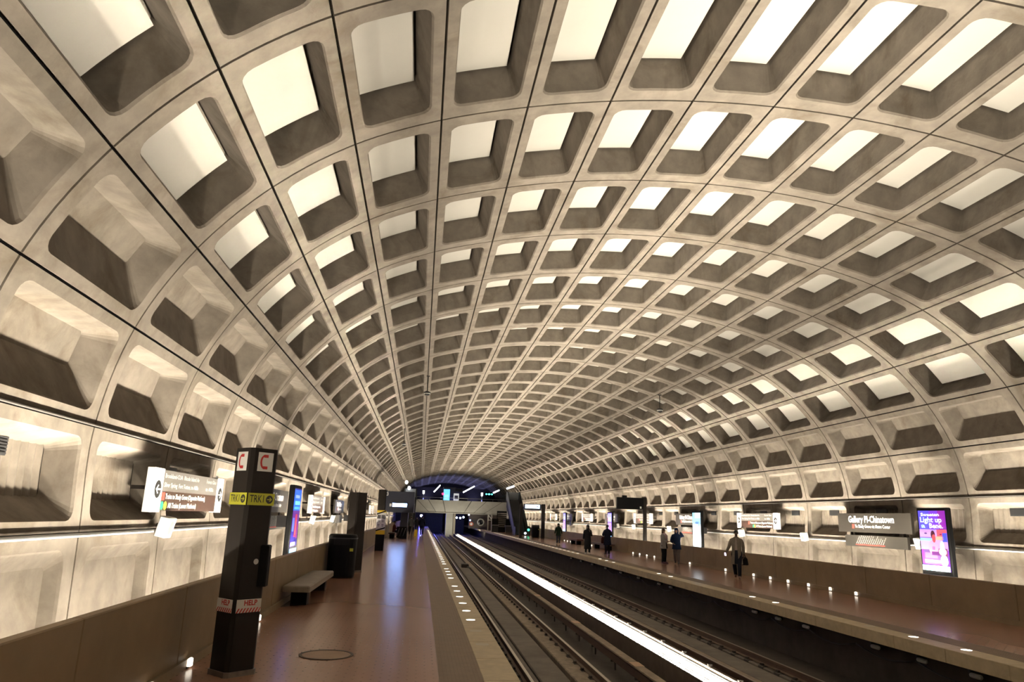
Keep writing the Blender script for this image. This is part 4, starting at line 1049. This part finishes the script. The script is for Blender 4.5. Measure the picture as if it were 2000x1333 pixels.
def person(x, y, rz, label, skin, arms, legs, coat, coat_len, trouser, shoe, hair, hood=False, H=1.72, open_front=None, scarf=None, bulk=1.0, lean=0.0, seated=False, hair_long=0.0, group=None):
    t = thing('person', (x, y, 0), label, 'person', group, rz); k = H/1.72
    PEL = 0.95 if not seated else 0.58
    dz = PEL-0.95
    SK = mat('skin_%d' % int(skin[0]*1000), skin, 0.55)
    nodes = [((0,0,0.95+dz),(0.13,0.095)), ((0,0,1.14+dz),(0.12,0.085)), ((0,lean*0.5,1.34+dz),(0.14,0.095)), ((0,lean,1.475+dz),(0.05,0.05)), ((0,lean+0.012,1.535+dz),(0.052,0.055)),
             ((0,lean+0.018,1.60+dz),(0.068,0.085)), ((0,lean+0.012,1.665+dz),(0.066,0.080))]
    edges = [(0,1),(1,2),(2,3),(3,4),(4,5),(5,6)]
    for s in (-1,1):
        el, wr = arms[0 if s < 0 else 1]; el = Vector(el)+Vector((0,0,dz)); wr = Vector(wr)+Vector((0,0,dz)); i0 = len(nodes)
        nodes += [((s*0.165,lean*0.8,1.395+dz),(0.058,0.058)), (tuple(el),(0.043,0.043)), (tuple(wr),(0.028,0.024))]
        edges += [(2,i0),(i0,i0+1),(i0+1,i0+2)]; hand(nodes, edges, i0+2, wr, wr-el, s)
        kn, an = legs[0 if s < 0 else 1]; kn = Vector(kn); an = Vector(an); i0 = len(nodes)
        nodes += [((s*0.095,0,0.90+dz),(0.088,0.092)), (tuple(kn),(0.060,0.062)), (tuple(an),(0.040,0.042)), ((an.x,an.y+0.13,max(an.z-0.055,0.035)),(0.040,0.028))]
        edges += [(0,i0),(i0,i0+1),(i0+1,i0+2),(i0+2,i0+3)]
    me = skin_mesh([((a[0]*k,a[1]*k,a[2]*k), tuple(q*k for q in r) if isinstance(r,tuple) else r*k) for a, r in nodes], edges, SK)
    # brow, nose, chin and ears become part of the same body mesh
    fz = (1.60+dz); fy = lean+0.018
    fm = MB(); fm.ball((0,fy+0.094,fz-0.005),(0.013,0.018,0.022),8,6); fm.ball((0,fy+0.068,fz-0.075),(0.030,0.024,0.020),8,6); fm.ball((0,fy+0.080,fz+0.034),(0.05,0.016,0.011),8,5)
    for s in (-1,1): fm.ball((s*0.079,fy-0.005,fz),(0.010,0.018,0.030),8,6)
    bm = bmesh.new(); bm.from_mesh(me); f2 = MB(); f2.v = [(a*k,b*k,c*k) for a,b,c in fm.v]; f2.f = fm.f; f2.sm = fm.sm; tm = f2.mesh('face_features', SK); bm.from_mesh(tm); bm.to_mesh(me); bm.free()
    for p in me.polygons: p.use_smooth = True
    link('body', me, t)
    def part(mb, nm, m): mb.v = [(a*k,b*k,c*k) for a,b,c in mb.v]; return mb.build(nm, m, t)
    for s in (-1,1):
        part(MB().ball((s*0.029,fy+0.083,fz+0.014),(0.010,0.006,0.006),8,5), 'eye', mat('eye_dark',(0.02,0.015,0.012),0.2))
    part(MB().ball((0,fy+0.086,fz-0.048),(0.024,0.007,0.007),8,5), 'mouth', mat('lip_%d' % int(skin[0]*1000),(skin[0]*0.7,skin[1]*0.42,skin[2]*0.42),0.5))
    # hair or hood
    h = MB()
    if hood:
        h.loft([(0,fy-0.03,1.40+dz,0.125,0.115),(0,fy-0.03,1.46+dz,0.108,0.105),(0,fy-0.045,1.53+dz,0.102,0.092),(0,fy-0.048,1.63+dz,0.106,0.092),(0,fy-0.035,1.69+dz,0.098,0.106),(0,fy-0.03,1.73+dz,0.078,0.088),(0,fy-0.03,1.76+dz,0.035,0.04)], n=16, p=2)
        part(h, 'hood', coat)
    else:
        h.ball((0,fy-0.030,fz+0.052),(0.083,0.098,0.084),14,9)
        if hair_long: h.loft([(0,fy-0.065,fz-0.02-hair_long,0.085,0.045),(0,fy-0.055,fz-0.05,0.092,0.058),(0,fy-0.045,fz+0.05,0.086,0.07)], n=12, p=2)
        part(h, 'hair', hair)
    # coat: torso and skirt loft, sleeves
    b = bulk; zc = coat_len
    c = MB(); zs = 1.0 if not seated else 0.0
    if not seated:
        secs = [(0,0,zc,0.205*b,0.165*b),(0,0,zc+0.02,0.21*b,0.17*b),(0,0,(zc+0.98)/2,0.19*b,0.152*b),(0,0,1.0,0.175*b,0.138*b),(0,lean*0.3,1.14,0.165*b,0.128*b),(0,lean*0.6,1.30,0.195*b,0.135*b),(0,lean*0.8,1.40,0.19*b,0.115*b),(0,lean,1.455,0.12,0.085),(0,lean,1.50,0.075,0.07)]
    else:
        secs = [(0,0.02,0.42,0.20*b,0.17*b),(0,0,0.60,0.185*b,0.145*b),(0,0,0.87,0.195*b,0.135*b),(0,0,0.97,0.19*b,0.115*b),(0,0,1.03,0.12,0.085),(0,0,1.07,0.075,0.07)]
    c.loft(secs, n=18, p=2.3)
    for s in (-1,1):
        el, wr = arms[0 if s < 0 else 1]; el = Vector(el)+Vector((0,0,dz)); wr = Vector(wr)+Vector((0,0,dz)); e2 = el+(wr-el)*0.93
        c.tube([(s*0.05,lean*0.8,1.385+dz),(s*0.115,lean*0.8,1.388+dz),(s*0.168,lean*0.8,1.368+dz),tuple((Vector((s*0.175,lean*0.8,1.385+dz))+el)/2),tuple(el),tuple((el+wr)/2),tuple(e2)], [0.045*b,0.066*b,0.072*b,0.068*b,0.060*b,0.054*b,0.047*b], 10)
    part(c, 'coat', coat)
    tm = MB()
    for s in (-1,1):
        kn, an = legs[0 if s < 0 else 1]; kn = Vector(kn); an = Vector(an)
        if seated: tm.tube([(s*0.09,0,0.50),(s*0.09,0.2,0.50),tuple(kn),tuple((kn+an)/2),tuple(an+Vector((0,0,0.03)))], [0.105,0.098,0.078,0.066,0.06], 10)
        else: tm.tube([(s*0.075,0,1.0),(s*0.095,0,0.86),tuple((Vector((s*0.095,0,0.86))+kn)/2),tuple(kn),tuple((kn+an)/2),tuple(an+Vector((0,0,-0.01)))], [0.10,0.108,0.092,0.076,0.070,0.062], 10)
    part(tm, 'trousers', trouser)
    for s in (-1,1):
        kn, an = legs[0 if s < 0 else 1]
        sh = MB(); sh.loft([(an[0],an[1]+0.055,an[2]-0.085,0.048,0.138),(an[0],an[1]+0.055,an[2]-0.06,0.050,0.140),(an[0],an[1]+0.045,an[2]-0.03,0.046,0.120),(an[0],an[1]+0.0,an[2]+0.02,0.046,0.06)], n=14, p=2.4); part(sh, 'shoe', shoe)
    if open_front:
        o = MB()
        prof = [(0.030,1.46,0.088),(0.036,1.38,0.122),(0.040,1.28,0.140),(0.040,1.15,0.132),(0.045,1.02,0.142)]
        for i in range(len(prof)-1):
            (a,z,yy),(a2,z2,y2) = prof[i], prof[i+1]; o.add([(-a,yy*b+0.004,z),(a,yy*b+0.004,z),(a2,y2*b+0.004,z2),(-a2,y2*b+0.004,z2)], [(3,2,1,0)])
        part(o, 'shirt', open_front)
        o = MB(); o.add([(-0.05,0.142*b+0.004,1.02),(0.05,0.142*b+0.004,1.02),(0.075,0.178*b,zc+0.01),(-0.075,0.178*b,zc+0.01)], [(3,2,1,0)]); part(o, 'front_opening', trouser)
    if scarf:
        o = MB(); o.loft([(0,lean+0.01,1.42,0.115,0.105),(0,lean+0.01,1.455,0.12,0.11),(0,lean+0.01,1.50,0.088,0.088)], n=14, p=2)
        o.tube([(0.05,0.105,1.44),(0.03,0.16,1.34),(0.02,0.165,1.18)], [0.03,0.034,0.028], 8, sx=1.6); o.tube([(-0.05,0.105,1.44),(-0.04,0.155,1.36),(-0.05,0.16,1.24)], [0.03,0.034,0.028], 8, sx=1.6); part(o, 'scarf', scarf)
    return t, part
def cloth(n, c): return mat('cloth_'+n, c, 0.9, noise=0.1, nscale=14, spec=0.08)
A_DOWN = (((-0.235,-0.02,1.12),(-0.25,0.06,0.88)), ((0.235,-0.02,1.12),(0.25,0.06,0.88)))
L_STAND = (((-0.10,0.02,0.50),(-0.11,-0.01,0.095)), ((0.10,0.02,0.50),(0.11,-0.01,0.095)))
L_WALK = (((-0.09,0.13,0.51),(-0.09,0.20,0.105)), ((0.09,0.01,0.49),(0.09,-0.24,0.14)))
L_WALK2 = (((-0.09,0.01,0.49),(-0.09,-0.22,0.14)), ((0.09,0.12,0.51),(0.09,0.17,0.105)))
BLK = (0.012,0.012,0.014)
# man in long open grey coat walking towards the camera
tt, part = person(6.72, 26.8, 2.62, 'man in long open grey coat with bag and lit phone on right platform', (0.075,0.035,0.022), (((-0.24,-0.03,1.12),(-0.245,0.03,0.87)), ((0.27,0.02,1.13),(0.36,0.17,0.93))), L_WALK,
    cloth('grey_coat',(0.20,0.175,0.145)), 0.52, cloth('dark_navy',(0.014,0.016,0.024)), mat('brown_shoe',(0.09,0.035,0.02),0.4), mat('black_hair',(0.01,0.008,0.007),0.8), H=1.77, open_front=cloth('pale_shirt',(0.42,0.37,0.33)))
part(MB().bbox(0.345,0.415,0.225,0.24,0.80,0.93,0.004), 'phone', mat('phone_case',(0.05,0.03,0.10),0.4))
part(MB().box(0.350,0.410,0.241,0.244,0.81,0.92), 'phone_screen', emis('phone_glow',(0.85,0.75,1.0),4.0))
bg = thing('shoulder_bag', (6.72-0.27, 26.8-0.05, 0), 'black shoulder bag hanging at side of the man in grey coat', 'bag')
bg.location = (7.06, 26.98, 0)
MB().loft([(0,0,0.50,0.17,0.07),(0,0,0.53,0.19,0.085),(0,0,0.74,0.15,0.075),(0,0,0.80,0.09,0.05)], n=14, p=3).build('pouch', BLACK, bg)
MB().tube([(-0.12,0,0.78),(-0.14,-0.02,0.90),(-0.10,-0.03,0.96),(0.02,-0.02,0.93),(0.10,0,0.78)], 0.012, 6).build('strap', BLACK, bg)
# couple
person(6.79, 35.4, 3.14+0.72, 'woman in grey coat and scarf with folded arms facing the bright screen', (0.40,0.22,0.16), (((-0.25,0.03,1.12),(0.02,0.20,1.08)), ((0.25,0.03,1.12),(-0.02,0.22,1.10))), L_STAND,
    cloth('light_grey',(0.34,0.34,0.35)), 0.74, cloth('black',(0.012,0.014,0.018)), mat('plum_shoe',(0.08,0.03,0.05),0.5), mat('brown_hair',(0.05,0.03,0.02),0.7), H=1.68, scarf=cloth('pink_scarf',(0.55,0.40,0.45)), hair_long=0.10, open_front=cloth('navy_top',(0.03,0.06,0.16)), bulk=1.05)
person(7.42, 35.3, 2.72, 'person in navy hooded parka and grey trousers raising one arm to head', (0.30,0.19,0.15), (((-0.32,0.02,1.36),(-0.17,0.07,1.56)), ((0.26,0.0,1.13),(0.16,0.13,1.02))), L_WALK,
    cloth('navy_parka',(0.012,0.022,0.055)), 0.72, cloth('grey_trouser',(0.13,0.115,0.115)), mat('dark_shoe',(0.02,0.018,0.018),0.5), mat('black_hair',(0.01,0.008,0.007),0.8), hood=True, H=1.70, bulk=1.12)
# figures further down the right platform
person(5.98, 43.3, 0.3, 'man in long dark navy coat seen from behind with elbows bent', (0.10,0.06,0.045), (((-0.30,0.0,1.14),(-0.16,0.20,1.10)), ((0.30,0.0,1.14),(0.16,0.20,1.10))), L_STAND,
    cloth('ink_coat',(0.010,0.012,0.026)), 0.55, cloth('ink_trouser',(0.010,0.010,0.014)), mat('dark_shoe',(0.02,0.018,0.018),0.5), mat('black_hair',(0.01,0.008,0.007),0.8), H=1.72, bulk=1.16)
tt, part = person(4.72, 43.1, 2.75, 'person in ankle length black coat and white shoes holding up a phone', (0.12,0.07,0.05), (((-0.25,0.03,1.14),(-0.17,0.20,1.36)), ((0.24,-0.02,1.12),(0.25,0.04,0.88))), L_STAND,
    cloth('black_coat',(0.014,0.014,0.016)), 0.30, cloth('black',(0.012,0.014,0.018)), mat('white_shoe',(0.60,0.58,0.55),0.5), mat('black_hair',(0.01,0.008,0.007),0.8), H=1.66, bulk=1.1, hood=True)
part(MB().bbox(-0.195,-0.125,0.23,0.245,1.38,1.53,0.004), 'phone', BLACK)
person(5.78, 58.0, 2.9, 'woman in dark green coat and jeans walking on the far right platform', (0.25,0.15,0.11), (((-0.26,-0.02,1.13),(-0.30,0.05,0.89)), ((0.26,-0.02,1.13),(0.30,0.05,0.89))), L_STAND,
    cloth('green_coat',(0.010,0.020,0.013)), 0.72, cloth('jeans',(0.035,0.045,0.065)), mat('tan_shoe',(0.40,0.30,0.20),0.5), mat('black_hair',(0.01,0.008,0.007),0.8), H=1.60, hood=True, bulk=1.1)
# walkers on the left platform
person(-6.1, 69.2, 0.1, 'person in grey jacket walking away on the far left platform', (0.25,0.15,0.11), A_DOWN, L_WALK, cloth('slate_jacket',(0.065,0.072,0.075)), 0.82, cloth('black',(0.012,0.014,0.018)), mat('dark_shoe',(0.02,0.018,0.018),0.5), mat('brown_hair',(0.05,0.03,0.02),0.7), H=1.74, bulk=1.12)
person(-5.62, 79.0, 3.1, 'smaller person in black facing camera between the two left walkers', (0.38,0.25,0.19), A_DOWN, L_STAND, cloth('black_jacket',(0.012,0.012,0.015)), 0.80, cloth('black',(0.012,0.014,0.018)), mat('dark_shoe',(0.02,0.018,0.018),0.5), mat('black_hair',(0.01,0.008,0.007),0.8), H=1.66, hair_long=0.08)
person(-5.08, 70.2, 0.0, 'person in dark navy walking nearest the edge on far left platform', (0.2,0.12,0.09), A_DOWN, L_WALK2, cloth('night_jacket',(0.008,0.010,0.024)), 0.80, cloth('night_trouser',(0.008,0.008,0.014)), mat('dark_shoe',(0.02,0.018,0.018),0.5), mat('black_hair',(0.01,0.008,0.007),0.8), H=1.82, bulk=1.12)
# passenger seated on the far left bench and a backpack on the far right one
SEAT_L = (((-0.11,0.46,0.50),(-0.11,0.44,0.095)), ((0.11,0.46,0.50),(0.11,0.44,0.095)))
person(-7.40, 62.2, -1.5, 'person in dark red top seated on bench under the far canopy', (0.2,0.11,0.08), (((-0.22,0.12,1.14),(-0.08,0.33,1.05)), ((0.22,0.12,1.14),(0.08,0.33,1.05))), SEAT_L, cloth('maroon_top',(0.10,0.03,0.025)), 0.42, cloth('black',(0.012,0.014,0.018)), mat('dark_shoe',(0.02,0.018,0.018),0.5), mat('black_hair',(0.01,0.008,0.007),0.8), seated=True)
t = thing('backpack', (7.45, 50.0, 0.43), 'dark red backpack with white top on bench behind the man in navy', 'backpack')
MB().loft([(0,0,0,0.15,0.11),(0,0,0.04,0.18,0.13),(0,0,0.34,0.16,0.12),(0,0,0.46,0.09,0.08)], n=14, p=2.6).build('pack', cloth('oxblood',(0.05,0.012,0.012)), t)
MB().ball((0,0,0.50),(0.10,0.09,0.07),10,6).build('white_top', WHITE, t)
MB().tube([(-0.08,-0.12,0.40),(-0.09,-0.17,0.25),(-0.08,-0.12,0.08)], 0.018, 6).build('strap', BLACK, t)
